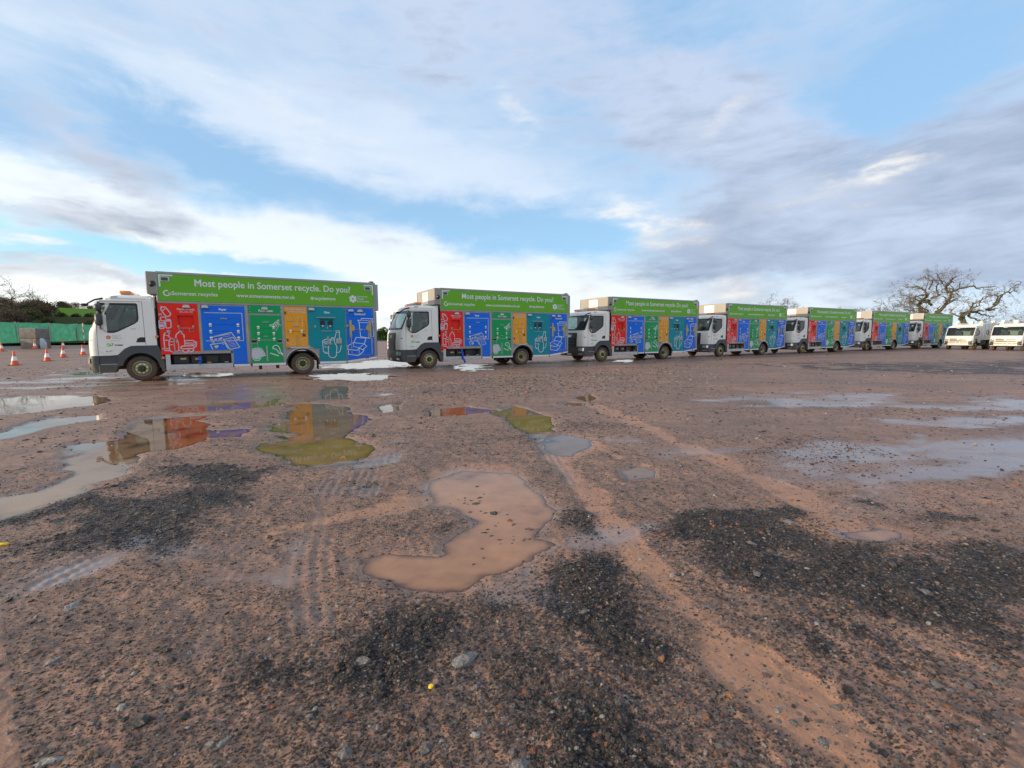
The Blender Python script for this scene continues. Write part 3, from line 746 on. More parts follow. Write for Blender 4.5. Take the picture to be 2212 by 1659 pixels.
    mb = MB(); mb.box(4.635, 4.695, -.02, -.001, 1.73, 1.82); P('latch', mb, M['gold'], .006, par=p)
    mb = MB()
    for x, z in ((4.46, 2.44), (5.70, 2.44), (4.46, 1.78), (5.70, 1.78), (4.46, 1.12), (5.70, 1.05)): mb.lathe([(.014, 0), (.01, -.006), (0, -.006)], 6, c=(x, 0, z))
    for x, z in ((2.57, 2.45), (3.54, 2.45), (2.57, 2.28), (3.54, 2.28), (5.83, 2.45), (6.76, 2.45), (5.83, 2.30), (6.76, 2.30)): mb.lathe([(.014, 0), (.01, -.006), (0, -.006)], 6, c=(x, 0, z))
    P('rivets', mb, M['silver'], par=p)
    graphic(p, 'teal', M['print']); L('Glass', 4.99, 5.19, 2.275, 2.345, .04, p, 'print', -.004)
    # cardboard
    mb = MB(); mb.plate([(5.775, .475), (6.805, .625), (6.805, 2.494), (5.795, 2.494)], 0, .02); p = P('cardboard_door', mb, M['blue'], .003)
    mb = MB(); mb.box(5.81, 6.80, -.010, -.001, 2.20, 2.215); mb.box(6.05, 6.62, -.008, -.001, 1.62, 1.63)
    mb.ribbon(rect(6.03, 6.63, 1.40, 2.0), .012, -.004)
    for z in (1.27, 1.12, .97, .82): mb.box(5.95, 6.70, -.008, -.001, z, z + .012)
    P('pressing', mb, M['blue'], par=p)
    for x, sg in ((5.93, 1), (6.67, -1)):
        mb = MB(); mb.box(x - .042, x + .042, -.035, -.001, 1.36, 2.03); mb.plate([(x + sg * .042, 1.86), (x + sg * .14, 1.82), (x + sg * .16, 1.70), (x + sg * .09, 1.60), (x + sg * .042, 1.62)][::sg], -.03, -.001)
        P('lift_bracket', mb, M['gold'], .004, par=p)
        mb = MB(); mb.box(x - .115 * sg - .04, x - .115 * sg + .04, -.03, -.001, 1.77, 1.85); P('latch', mb, M['gold'], .006, par=p)
    mb = MB(); mb.box(5.93, 5.955, -.02, -.001, .68, 1.35); mb.box(6.69, 6.735, -.024, -.001, .70, 1.35); mb.box(5.95, 6.70, -.008, -.001, .675, .685)
    mb.box(6.05, 6.60, -.02, -.001, 1.665, 1.68)
    for a, b in ((6.07, 6.17), (6.44, 6.54)): mb.tube([(a, -.02, 1.67), (a, -.02, 1.56), (b, -.02, 1.56), (b, -.02, 1.67)], .007, 6)
    mb.lathe([(.045, 0), (.045, -.03), (0, -.035)], 12, c=(6.31, 0, 1.66)); P('lift_rail', mb, M['steel'], par=p)
    graphic(p, 'card', M['print'], -.0115); L('Cardboard', 6.09, 6.50, 2.235, 2.31, .04, p, 'print', -.004)
    # work lamps over the hatches
    for x, z in ((.76, 2.40), (1.27, 2.405), (3.03, 2.395), (4.56, 2.41), (5.96, 2.395), (6.30, 2.385)):
        mb = MB(); mb.plate([(x - .11, z - .045), (x + .11, z - .045), (x + .075, z + .05), (x - .075, z + .05)], -.09, -.001); P('work_lamp', mb, M['alul'], .012)
    # yellow notices
    for x, z, h in ((1.10, 1.62, .24), (2.47, 1.50, .34), (2.475, 1.28, .16), (4.70, .62, .18)):
        mb = MB(); mb.box(x - .03, x + .03, -.008, -.0045, z, z + h); P('notice_label', mb, M['gold'])
    # skirts and sills
    mb = MB(); mb.box(.115, 1.975, .0, .05, .33, .50); P('side_rail', mb, M['alul'], .006)
    mb = MB(); mb.box(.10, .225, -.005, .10, .30, .828); P('rail_post', mb, M['alul'], .006)
    mb = MB(); mb.box(1.93, 2.0, -.003, .02, .50, .93); mb.box(.30, 1.99, -.003, .02, .845, .925); P('locker_frame', mb, M['alu'])
    mb = MB(); mb.box(2.0, 2.49, -.005, .03, .385, .45); mb.box(2.56, 3.62, -.005, .03, .385, .46); mb.box(4.78, 5.735, -.005, .03, .39, .46)
    mb.plate([(5.765, .40), (6.90, .545), (6.90, .60), (5.765, .465)], -.005, .03); P('lower_sill', mb, M['print'], .003)
    mb = MB()
    for x in (1.99, 2.53, 3.63, 4.745, 5.75): mb.box(x - .025, x + .025, .0, .06, .36, .455)
    P('sill_bracket', mb, M['black'])
    mb = MB(); ao = [(4.19 + .57 * math.cos(R(a)), .40 + .57 * math.sin(R(a))) for a in range(8, 173, 12)]; ai = [(4.19 + .52 * math.cos(R(a)), .40 + .52 * math.sin(R(a))) for a in range(172, 7, -12)]
    mb.plate(ao + ai, -.012, .30); P('rear_arch_liner', mb, M['black'])
    mb = MB(); mb.plate([(4.19 + .60 * math.cos(R(a)), .40 + .60 * math.sin(R(a))) for a in range(20, 161, 10)] + [(4.19 + .575 * math.cos(R(a)), .40 + .575 * math.sin(R(a))) for a in range(160, 19, -10)], -.016, .02)
    mb.box(3.75, 4.45, -.012, .02, .99, 1.03); P('arch_trim', mb, M['alul'])
    mb = MB(); mb.box(4.70, 4.73, .02, .42, .18, .62); P('mudflap', mb, M['black'])
    for x, z in ((3.75, .985), (6.52, .565)):
        mb = MB(); mb.box(x - .06, x + .06, -.022, -.0125 if z > .9 else -.006, z - .022, z + .022); P('side_marker', mb, M['redlens'], .004)
    # locker under the plastics compartment
    mb = MB(); mb.box(.24, 1.92, .30, .34, .42, .83); mb.box(.24, 1.92, .02, .33, .50, .515)
    for x0, x1 in ((.30, .72), (.78, 1.10), (1.2, 1.55)): mb.box(x0, x1, .12, .30, .52, .78)
    P('battery_locker', mb, M['black'], .01)
    for x, z, m in ((.48, .68, 'gold'), (.88, .67, 'gold')):
        mb = MB(); mb.box(x, x + .16, .112, .119, z - .03, z + .03); P('notice_label', mb, M[m])
    mb = MB(); mb.box(1.22, 1.34, .02, .10, .52, .56); P('orange_connector', mb, M['amber'], .008)
    mb = MB(); mb.box(1.72, 1.84, .02, .10, .52, .56); P('grey_connector', mb, M['steel'], .008)
    # chassis
    mb = MB()
    for y in (.78, 1.60): mb.box(-1.5, 6.6, y, y + .08, .62, .84)
    for x in (-.1, 1.2, 2.6, 3.7, 4.9, 6.2): mb.box(x, x + .1, .86, 1.6, .66, .8)
    mb.box(-.6, -.47, .3, 2.1, .34, .46); mb.box(4.12, 4.26, .3, 2.1, .33, .48); mb.lathe([(0, -.2), (.2, -.12), (.2, .12), (0, .2)], 16, c=(4.19, 1.2, .42))
    mb.box(1.0, 2.2, 1.75, 2.3, .40, .82); mb.box(2.4, 3.3, 1.8, 2.35, .42, .85); mb.tube([(-.9, 1.2, .6), (4.1, 1.2, .45)], .05, 8)
    mb.box(2.75, 2.85, .15, .3, .24, .42); mb.box(3.30, 3.40, .15, .3, .26, .42); mb.box(6.0, 6.7, .3, 2.1, .50, .60)
    P('chassis', mb, M['under'])
    for y0 in (.02, 2.38):
        pass
    # exhaust and intake behind the cab
    mb = MB(); mb.tube([(-.115, .13, 1.3), (-.115, .13, 2.30), (-.10, .14, 2.72)], .045, 10); P('intake_pipe', mb, M['silver'], smooth=True)
    mb = MB(); mb.tube([(-.14, .10, 2.34), (-.14, .10, 2.66)], .075, 12); P('silencer', mb, M['cream'], smooth=True)
    mb = MB(); mb.tube([(-.12, .10, 2.90), (-.12, .08, 3.02), (-.10, .02, 3.10), (-.06, -.04, 3.12)], [.07, .08, .085, .08], 12); P('intake_cowl', mb, M['black'], smooth=True)
    mb = MB(); mb.box(-.085, .0, .25, 2.1, .95, 2.1); P('cab_gap_cover', mb, M['under'])
    mb = MB(); mb.box(-.02, .0, .04, .30, .5, 2.6); P('bulkhead_edge', mb, M['black'])
    for x, z in ((-.10, 1.42), (.02, .73)):
        mb = MB(); mb.box(x - .02, x + .06, -.04, .02, z - .04, z + .04); P('side_marker', mb, M['amber'], .01)
    # --- cab
    ys = ysamples(YC, YH, .27, 7, (.16, 2.24)); zs = [.83, 1.0, 1.2, 1.4, 1.55, 1.66, 1.74, 1.9, 2.1, 2.3, 2.46, 2.55]
    mb = cab_front('cab', None, root, zs, ys, (.16, 2.24, 1.74, 2.46), -1.30)
    roof_dome(mb, 2.55, .17, .26, .13, ys, -.10)
    W1 = [(-1.43, 2.455), (-.55, 2.47), (-.51, 2.43), (-.505, 2.0), (-.53, 1.90), (-.62, 1.82), (-1.05, 1.57), (-1.15, 1.535), (-1.33, 1.535), (-1.41, 1.60), (-1.475, 1.76)]
    side = [(-1.34, .835), (-1.25, .835), (-1.10, .85), (-.90, 1.05), (-.74, 1.13), (-.10, 1.14), (-.10, 2.555), (-1.42, 2.555), (-1.50, 2.30), (-1.56, 1.75), (-1.585, .835)]
    mb.plate(side, .028, .06, [W1]); mb.plate(side, 2.34, 2.372, [W1])
    mb.box(-.13, -.095, .06, 2.34, 1.05, 2.56); mb.box(-1.5, -.12, .07, 2.33, 1.0, 1.05)
    cab = P('cab', mb, M['white'], smooth=True)
    mb = MB()
    mb.ribbon([(-1.56, .85), (-1.545, 1.75), (-1.44, 2.50), (-.40, 2.52), (-.385, 1.15)], .010, .0265)
    mb.ribbon([(-1.42, 2.60), (-.3, 2.60)], .008, .034); P('door_gap', mb, M['ink'], par=cab)
    for yy in (.040, 2.352):
        mb = MB(); mb.plate(W1, yy, yy + .006); P('side_window', mb, M['glassd'] , par=cab)
    mb = MB(); mb.plate([(x + (.02 if x < -1.3 else -.02) * 0, z) for x, z in W1], .030, .045, [[(x * .90 - .096, (z - 2.0) * .86 + 2.0) for x, z in W1]]); P('window_seal', mb, M['black'], par=cab)
    mb = MB(); mb.plate([(-.62, 1.24), (-.385, 1.24), (-.385, 1.40), (-.50, 1.40), (-.58, 1.36)], .022, .0275); h = P('door_handle', mb, M['black'], .004, par=cab)
    mb = MB(); patch(mb, .15, 2.25, 1.73, 2.47, -.006, 16, 5); P('windscreen', mb, M['glassd'], smooth=True, par=cab)
    mb = MB(); patch(mb, .13, .215, 1.70, 2.50, .004, 3, 5); patch(mb, 2.185, 2.27, 1.70, 2.50, .004, 3, 5); patch(mb, .215, 2.185, 1.69, 1.765, .005, 14, 1); patch(mb, .215, 2.185, 2.43, 2.50, .004, 14, 1)
    P('screen_surround', mb, M['black'], smooth=True, par=cab)
    mb = MB()
    for y in (.55, 1.25, 1.9): mb.tube([(frontx(y, 1.72, .03), y, 1.72), (frontx(y + .35, 1.86, .03), y + .40, 1.80)], .012, 5)
    P('wiper', mb, M['black'], par=cab)
    mb = MB(); patch(mb, .30, .42, 2.18, 2.34, .001, 2, 2); P('screen_sticker', mb, mat('pale_green_sticker', (.45, .62, .55), .4), par=cab)
    mb = MB(); mb.plate([(-1.15, 2.625), (-.98, 2.64), (-.98, 2.665), (-1.15, 2.66)], .045, .075); P('roof_vent', mb, M['black'], .006, par=cab)
    # front corner crease panel and seam
    mb = MB(); patch(mb, .055, .13, 1.30, 1.33, .003, 2, 1); P('corner_vent', mb, M['ink'], par=cab)
    # grille
    mb = MB(); patch(mb, .62, 1.78, .55, 1.56, .012, 12, 4); gr = P('grille', mb, M['black'], smooth=True)
    for z in (.64, .80, .96, 1.12):
        mb = MB(); patch(mb, .66, 1.74, z, z + .05, .045, 12, 1); patch(mb, .66, 1.74, z + .05, z + .075, .035, 12, 1); P('grille_bar', mb, M['plastic'], smooth=True, par=gr)
    mb = MB(); patch(mb, .66, 1.74, 1.28, 1.52, .03, 12, 2); P('name_panel', mb, M['plastic'], smooth=True, par=gr)
    tm = text_mesh('DAF', 0, .40, 0, .13, 0, .03)
    for v_ in tm.vertices: y_ = 1.40 - v_.co.x; zz = 1.335 + v_.co.z; v_.co = (frontx(y_, zz, .036), y_, zz)
    link('lettering', tm, M['silver'], gr)
    # bumper wraps round to the front step
    bt = [(.30, -1.80), (.36, -1.88), (.60, -1.92), (.83, -1.90)]
    mb = cab_front('bumper', None, root, [.31, .34, .40, .52, .56, .70, .80, .832], ys, None, -1.56, tab=bt)
    bp = P('bumper', mb, M['plastic'], smooth=True)
    mb = MB(); mb.plate([(-1.57, .30), (-1.19, .30), (-1.10, .50), (-1.02, .56), (-1.10, .83), (-1.57, .83)], .06, .34); mb.plate([(-1.57, .30), (-1.19, .30), (-1.08, .55), (-1.57, .55)], .015, .06)
    P('step', mb, M['plastic'], .008)
    mb = MB(); mb.box(-1.53, -1.10, .02, .055, .552, .575); P('step_tread', mb, M['steel'])
    mb = MB(); mb.plate([(-1.57, .30), (-1.19, .30), (-1.10, .50), (-1.10, .83), (-1.57, .83)], 2.06, 2.385); P('step', mb, M['plastic'], .008)
    for y0, y1 in ((.075, .44), (1.96, 2.325)):
        mb = MB(); patch(mb, y0, y1, .60, .755, .012, 8, 3, tab=bt); P('headlight', mb, M['lens'], smooth=True)
        mb = MB(); patch(mb, y0 + .08, y1 + .02 if y0 < 1 else y1, .40, .47, .012, 6, 2, tab=bt); P('fog_light', mb, M['lens'], smooth=True)
    mb = MB(); patch(mb, 1.0, 1.40, .36, .46, .02, 3, 1, tab=bt); P('number_plate', mb, M['print'])
    # front wheel arch
    ai = [(-.535 + .475 * math.cos(R(a)), .40 + .50 * math.sin(R(a))) for a in range(0, 176, 12)]
    fen = [(-1.13, .50), (-1.10, .84), (-.92, 1.04), (-.76, 1.125), (-.62, 1.135), (-.07, 1.135), (-.04, 1.06), (.06, .70), (.08, .28), (.0, .28), (-.04, .45)]
    for y0, y1 in ((.005, .36), (2.04, 2.395)):
        mb = MB(); mb.plate(fen + ai, y0, y1); P('wheel_arch', mb, M['plastic'], .006)
    mb = MB(); mb.box(-1.05, .0, .36, 2.04, .72, 1.0); P('engine_cover', mb, M['under'])
    # mirrors
    mb = MB(); mb.box(-1.52, -1.36, -.20, -.01, 2.20, 2.42); mi = P('mirror', mb, M['plastic'], .045, True)
    mb = MB(); mb.box(-1.53, -1.36, -.21, -.01, 1.76, 2.13); P('mirror', mb, M['plastic'], .05, True)
    mb = MB(); mb.tube([(-1.44, .04, 2.47), (-1.44, -.10, 2.46), (-1.43, -.10, 2.2), (-1.43, -.10, 1.70), (-1.44, .04, 1.66)], .018, 8); P('mirror_arm', mb, M['black'])
    mb = MB(); mb.box(-1.52, -1.36, 2.41, 2.60, 2.20, 2.42); mb.box(-1.53, -1.36, 2.41, 2.61, 1.76, 2.13); P('mirror', mb, M['plastic'], .04, True)
    mb = MB(); mb.tube([(-1.35, .10, 2.60), (-1.55, .12, 2.55), (-1.74, .16, 2.43)], [.03, .026, .022], 8); P('front_mirror_arm', mb, M['black'], smooth=True)
    mb = MB(); mb.lathe([(0, -.05), (.07, -.045), (.10, 0), (.09, .03), (0, .04)], 12, 'z', (-1.80, .17, 2.40)); P('front_mirror', mb, M['black'], smooth=True)
    # light bar
    mb = MB(); mb.box(-.98, -.72, .42, 1.98, 2.752, 2.785); mb.box(-.90, -.80, .62, .66, 2.70, 2.76); mb.box(-.90, -.80, 1.74, 1.78, 2.70, 2.76); lb = P('beacon_bar', mb, M['steel'], .004)
    for y0, y1 in ((.36, .86), (1.54, 2.04)):
        mb = MB(); mb.box(-1.0, -.70, y0, y1, 2.787, 2.875); P('beacon', mb, M['amber'], .03, True, par=lb)
    mb = MB(); mb.box(-.99, -.72, .88, 1.52, 2.787, 2.87); bo = P('sign_box', mb, M['print'], .008, par=lb)
    tm = text_mesh('RECYCLING', 0, .56, 0, .05, 0, .03)
    for v_ in tm.vertices: v_.co = (-.992, 1.48 - v_.co.x, 2.805 + v_.co.z)
    link('lettering', tm, M['ink'], lb)
    # door signs
    mb = MB(); swirl(mb, -1.285, 1.40, .058, .0265, .022); P('partnership_mark', mb, M['inko'], par=cab)
    for i, t in enumerate(('Somerset', 'Waste', 'Partnership')): link('lettering', text_mesh(t, -1.19, -1.19 + (.20, .13, .23)[i], 1.435 - .042 * i, 1.46 - .042 * i, .0265), M['ink'], cab)
    link('lettering', text_mesh('working with', -1.25, -1.02, 1.283, 1.303, .0265), M['ink'], cab)
    mb = MB(); mb.ribbon([(-1.345, 1.16), (-1.31, 1.205), (-1.27, 1.19), (-1.25, 1.14), (-1.21, 1.15), (-1.19, 1.20), (-1.225, 1.215)], .03, .0265); mb.ribbon([(-1.33, 1.13), (-1.29, 1.12), (-1.27, 1.16)], .025, .0265); P('waste_firm_mark', mb, M['inkg'], par=cab)
    link('lettering', text_mesh('suez', -1.15, -.95, 1.135, 1.20, .0265, .03), M['ink'], cab)
    link('lettering', text_mesh('LF', -1.38, -1.20, .95, .99, .0265, .02, .3), M['ink'], cab)
    mb = MB(); mb.box(-.72, -.60, .0262, .0268, 1.655, 1.667); P('small_badge', mb, M['ink'], par=cab)
    # interior
    mb = MB()
    for y in (.35, 1.55): mb.box(-.75, -.30, y, y + .5, 1.25, 1.45); mb.plate([(-.42, 1.4), (-.25, 1.4), (-.16, 2.12), (-.27, 2.12)], y, y + .5); mb.box(-.27, -.17, y + .12, y + .38, 2.14, 2.34)
    mb.box(-.75, -.2, .95, 1.45, 1.1, 1.5); P('seat', mb, M['seat'], .03)
    mb = MB(); mb.box(-1.62, -1.35, .1, 2.3, 1.30, 1.68); mb.lathe([(.20, 0), (.215, .012), (.22, 0), (.215, -.012)], 20, 'x', (-1.20, 1.80, 1.72), closed=True); mb.box(-1.36, -1.18, 1.78, 1.82, 1.66, 1.74); P('dashboard', mb, M['black'])
    # wheels
    for y, fl in ((.175, False), (2.225, True)): add_wheel(root, WF, (-.535, y, .40), fl)
    for y, fl in ((.165, False), (2.235, True)):
        add_wheel(root, WR, (4.19, y, .40), fl)
        i_ = link('inner_tyre', WR[0], M['tyre'], root, (4.19, y + (.29 if not fl else -.29), .40))
    return root


WF = wheel_meshes(.40, .25, .245)
WR = wheel_meshes(.40, .25, .245, True)

# outlines on the ground, in metres
PUD={'a':[(-11.84,10.15),(-11.9,10.99),(-10.54,10.92),(-9.93,10.81),(-8.87,10.22),(-8.52,9.31),(-8.7,8.85),(-8.75,8.37),(-8.94,8.07),(-9.64,8.24)],'b':[(-7.27,6.18),(-7.73,7.13),(-7.94,7.82),(-7.38,8.04),(-6.82,7.51),(-6.96,7.16),(-7.11,6.71),(-6.93,6.25),(-6.63,5.63)],'c':[(-5.7,5.63),(-5.63,5.83),(-5.47,5.99),(-5.94,6.79),(-6.16,7.6),(-5.71,7.74),(-5.35,7.85),(-4.45,6.58),(-3.88,6.63),(-3.61,6.16),(-4.14,6.1),(-4.0,5.62),(-4.03,5.42),(-4.3,5.47),(-4.31,5.28),(-3.97,4.73),(-3.82,4.32),(-3.72,3.91),(-3.7,3.68),(-3.73,3.45),(-3.8,3.16),(-4.41,3.69),(-4.24,3.86),(-4.41,4.19),(-4.95,4.84)],'d':[(-6.66,8.57),(-6.68,9.14),(-6.31,9.28),(-5.63,9.6),(-5.11,10.13),(-4.64,9.25),(-5.04,8.65),(-5.67,8.39),(-5.97,8.22)],'e':[(-4.55,9.21),(-4.15,9.36),(-3.22,8.78),(-2.67,7.95),(-2.28,7.22),(-2.27,6.51),(-2.24,5.91),(-1.72,5.51),(-1.71,5.04),(-1.9,4.71),(-2.13,4.67),(-2.49,4.91),(-2.98,5.19),(-3.35,5.8),(-2.95,5.86),(-3.68,6.36),(-3.91,6.86),(-3.66,7.3)],'f':[(-5.42,12.89),(-4.59,12.6),(-3.58,9.87),(-4.18,9.9)],'g':[(-0.76,4.1),(-0.45,4.42),(0.06,4.34),(0.25,3.83),(0.24,3.4),(0.09,3.09),(0.25,2.84),(0.18,2.7),(-0.08,2.53),(-0.27,2.35),(-0.58,2.36),(-0.75,2.44),(-0.85,2.66),(-0.76,2.78),(-0.49,2.72),(-0.41,2.91),(-0.33,3.16),(-0.52,3.46),(-0.68,3.56)],'h':[(0.31,5.67),(0.74,6.29),(1.11,5.83),(1.08,5.4),(0.69,4.98),(0.44,5.09)],'i':[(-0.38,8.05),(0.12,8.81),(0.65,7.53),(0.73,6.22),(0.32,5.86),(0.03,6.93)],'j':[(0.95,4.48),(1.34,4.72),(1.55,4.47),(1.42,4.2),(1.04,4.11)],'k':[(2.11,3.04),(2.48,3.12),(2.69,2.98),(2.58,2.79),(2.32,2.76),(2.12,2.89)],'l':[(-2.63,8.8),(-2.29,9.43),(-2.04,8.37),(-2.28,8.01)],'m':[(-1.56,8.36),(-0.88,8.85),(-0.22,8.31),(-0.77,7.72),(-1.33,7.74)],'n':[(-7.7,15.2),(-7.38,17.83),(-5.67,18.18),(-3.7,16.04),(-3.59,14.28),(-4.72,13.33),(-6.02,13.83)],'o':[(-9.5,20.45),(-9.91,28.18),(-6.64,31.75),(-3.55,23.93),(-4.82,20.04),(-6.72,19.05)],'p':[(-3.67,19.35),(-3.49,23.49),(-0.64,24.51),(0.08,19.32),(-1.29,16.69)],'q':[(-18.62,17.97),(-20.75,21.76),(-19.82,22.73),(-15.68,18.22),(-14.82,15.67)],'r':[(-13.75,18.07),(-13.1,19.3),(-10.43,18.06),(-9.95,16.08),(-11.53,16.0)],'s':[(1.35,9.86),(1.78,10.58),(1.86,9.83),(1.54,9.27)],'t':[(1.13,9.29),(1.5,9.2),(1.43,8.76),(1.09,8.71)],'u':[(-1.69,2.22),(-1.65,2.31),(-1.5,2.22),(-1.4,2.02),(-1.51,2.03)],'v':[(4.95,26.4),(7.71,29.79),(7.81,26.06),(5.39,22.58)]}
STR={'clay1':(0.26,[(0.49,5.66),(0.58,4.52),(0.65,3.7),(0.68,3.05),(0.74,2.64),(0.82,2.24),(0.88,1.93),(0.92,1.73),(0.99,1.52),(1.03,1.35),(1.07,1.21),(1.1,1.03)]),'clay2':(0.3,[(1.61,8.52),(1.97,6.51),(2.11,5.15),(2.22,4.49),(2.28,3.79),(2.31,3.37),(2.37,3.02)]),'clay3':(0.3,[(-1.63,3.04),(-1.38,3.2),(-1.0,3.42),(-0.64,3.67)]),'clay4':(0.25,[(0.6,4.7),(1.05,5.52),(1.13,4.87)]),'tread1':(0.26,[(-1.76,4.66),(-1.63,3.86),(-1.43,3.24),(-1.24,2.66),(-1.07,2.26),(-0.95,2.02)]),'tread2':(0.22,[(-1.52,2.61),(-1.48,2.26),(-1.35,1.83)]),'tread3':(0.25,[(-1.48,5.13),(-1.41,4.4),(-1.28,3.74)]),'tread4':(0.3,[(3.31,3.89),(2.89,3.56),(2.59,3.36)]),'tread5':(0.3,[(-2.12,2.74),(-1.89,2.7),(-1.71,2.8)]),'tread6':(0.3,[(-2.54,2.07),(-2.65,2.36),(-2.62,2.65)]),'tread7':(0.25,[(0.4,5.67),(0.51,4.53),(0.54,4.08)])}
DRK={'d1':[(-3.88,4.79),(-3.27,4.78),(-2.21,4.34),(-1.67,3.92),(-1.78,3.34),(-2.05,3.09),(-1.85,2.73),(-2.45,2.68),(-2.99,2.69),(-3.02,2.42),(-3.84,3.11),(-3.48,3.46),(-3.59,4.15)],'d2':[(0.15,3.4),(0.42,3.56),(0.65,3.32),(0.64,2.97),(0.4,2.85),(0.18,3.04)],'d3':[(0.24,2.77),(0.64,2.7),(0.66,2.2),(0.77,1.81),(0.79,1.6),(0.49,1.52),(0.26,1.71),(0.17,2.16)],'d4':[(1.14,2.89),(1.63,2.89),(1.94,2.72),(2.57,2.71),(3.61,2.86),(1.58,1.08),(1.41,1.21),(1.3,1.4),(1.26,1.67),(1.21,2.07)],'d5':[(-0.61,2.09),(-0.41,2.13),(-0.26,1.57),(-0.16,1.09),(-0.36,1.09),(-0.5,1.37)],'d6':[(-0.61,1.15),(-0.88,1.57),(-0.88,1.98),(-1.17,1.83),(-0.92,0.99)],'d7':[(-0.14,2.16),(0.19,1.97),(0.59,1.37),(0.65,1.09),(-0.01,1.09)],'d8':[(13.89,22.94),(28.66,23.56),(17.74,14.53),(13.01,16.05),(11.54,17.55)],'d9':[(-0.7,3.19),(-0.24,3.36),(-0.19,3.14),(-0.46,2.91),(-0.72,2.99)],'d10':[(1.26,3.04),(2.05,3.28),(2.59,3.1),(3.15,3.35),(3.16,3.01),(2.51,2.68),(1.92,2.81)]}
WET={'m1':[(3.79,9.38),(6.36,10.45),(12.44,10.15),(9.46,7.69),(6.79,8.32),(4.27,8.41)],'m2':[(2.63,4.65),(4.2,5.45),(7.63,6.18),(5.51,4.42),(3.14,3.77),(2.5,4.04)],'m3':[(2.22,4.49),(3.05,4.56),(3.23,4.16),(2.83,3.9),(2.3,4.04)],'m4':[(1.16,5.78),(3.22,6.31),(3.03,5.48),(1.67,4.67),(1.18,5.07)],'m5':[(-2.75,2.32),(-2.73,2.68),(-2.46,2.87),(-2.34,2.56),(-2.38,2.11),(-2.36,1.96)],'m6':[(5.49,7.15),(8.93,7.25),(7.82,6.34),(5.4,6.58)],'m7':[(2.95,3.9),(3.71,4.02),(3.07,3.26),(2.43,3.1)],'m8':[(-17.39,19.93),(-6.89,13.32),(-2.86,10.89),(-3.91,9.36),(-8.51,10.29),(-12.89,11.37),(-17.5,15.49)],'m9':[(0.29,2.98),(0.96,3.12),(0.54,2.64),(0.21,2.71),(0.21,2.16),(-0.14,2.2),(-0.12,2.38)],'m10':[(-1.56,3.16),(-1.29,3.16),(-0.88,2.17),(-1.4,2.22),(-1.82,2.4),(-1.88,2.56),(-1.38,2.67)],'m11':[(-2.01,5.6),(-1.31,6.13),(-1.17,4.56),(-1.32,4.11),(-1.63,4.26)]}
RUB=[(-1.39,14.14),(1.25,16.5),(5.78,18.02),(5.52,14.85),(3.4,12.12),(1.03,10.7),(-0.28,10.33),(-2.4,11.34),(-3.3,13.11)]


# ---------------------------------------------------------------- terrain
def smooth(t): t = np.clip(t, 0, 1); return t * t * (3 - 2 * t)


def macro(x, y):
    s = -(x + 11.4) * .503 + (y - 14.8) * .864
    return .8 * smooth((s - 12) / 44)


def _hash(ix, iy, seed):
    h = (ix.astype(np.int64) * 374761393 + iy.astype(np.int64) * 668265263 + seed * 1442695041) & 0xffffffff
    h = ((h ^ (h >> 13)) * 1274126177) & 0xffffffff
    return ((h ^ (h >> 16)) & 0xffffff) / float(0xffffff)


def vnoise(x, y, seed=0):
    ix = np.floor(x); iy = np.floor(y); fx = x - ix; fy = y - iy
    fx = fx * fx * (3 - 2 * fx); fy = fy * fy * (3 - 2 * fy)
    a = _hash(ix, iy, seed); b = _hash(ix + 1, iy, seed); c = _hash(ix, iy + 1, seed); d = _hash(ix + 1, iy + 1, seed)
    return (a + (b - a) * fx) * (1 - fy) + (c + (d - c) * fx) * fy - .5


def fbm(x, y, wl, octs, seed=0, gain=.55):
    tot = 0; amp = 1.0
    c, s = math.cos(.6), math.sin(.6)
    for k in range(octs):
        xx = (x * c - y * s) / wl; yy = (x * s + y * c) / wl
        tot = tot + amp * vnoise(xx + 17.3 * k, yy - 9.1 * k, seed + k)
        wl *= .5; amp *= gain; c, s = math.cos(.6 + 1.1 * (k + 1)), math.sin(.6 + 1.1 * (k + 1))
    return tot


def poly_sd(x, y, poly):
    """signed distance, positive inside"""
    P = np.array(poly, float); n = len(P)
    d2 = np.full(x.shape, 1e9); ins = np.zeros(x.shape, bool)
    for i in range(n):
        a = P[i]; b = P[(i + 1) % n]; e = b - a
        wx = x - a[0]; wy = y - a[1]
        t = np.clip((wx * e[0] + wy * e[1]) / max(1e-9, e @ e), 0, 1)
        d2 = np.minimum(d2, (wx - t * e[0]) ** 2 + (wy - t * e[1]) ** 2)
        c = ((a[1] > y) != (b[1] > y)) & (x < (b[0] - a[0]) * (y - a[1]) / (b[1] - a[1] + 1e-12) + a[0])
        ins ^= c
    return np.where(ins, 1, -1) * np.sqrt(d2)


def masked(x, y, poly, margin, fn):
    P = np.array(poly); out = np.full(x.shape, -9.0)
    m = (x > P[:, 0].min() - margin) & (x < P[:, 0].max() + margin) & (y > P[:, 1].min() - margin) & (y < P[:, 1].max() + margin)
    if m.any(): out[m] = fn(x[m], y[m])
    return out


def stroke_uv(x, y, pts):
    """distance across (signed) and length along a polyline"""
    P = np.array(pts, float); best = np.full(x.shape, 1e9); lat = np.zeros(x.shape); lon = np.zeros(x.shape); s0 = 0
    for a, b in zip(P, P[1:]):
        e = b - a; L = math.hypot(*e); wx = x - a[0]; wy = y - a[1]
        t = np.clip((wx * e[0] + wy * e[1]) / (L * L), 0, 1)
        d = np.hypot(wx - t * e[0], wy - t * e[1])
        m = d < best
        best[m] = d[m]; lat[m] = ((wx * e[1] - wy * e[0]) / L)[m]; lon[m] = (s0 + t * L)[m]; s0 += L
    return best, lat, lon


PSIZE = {k: math.sqrt(abs(sum(a[0] * b[1] - b[0] * a[1] for a, b in zip(v, v[1:] + v[:1]))) / 2) for k, v in PUD.items()}


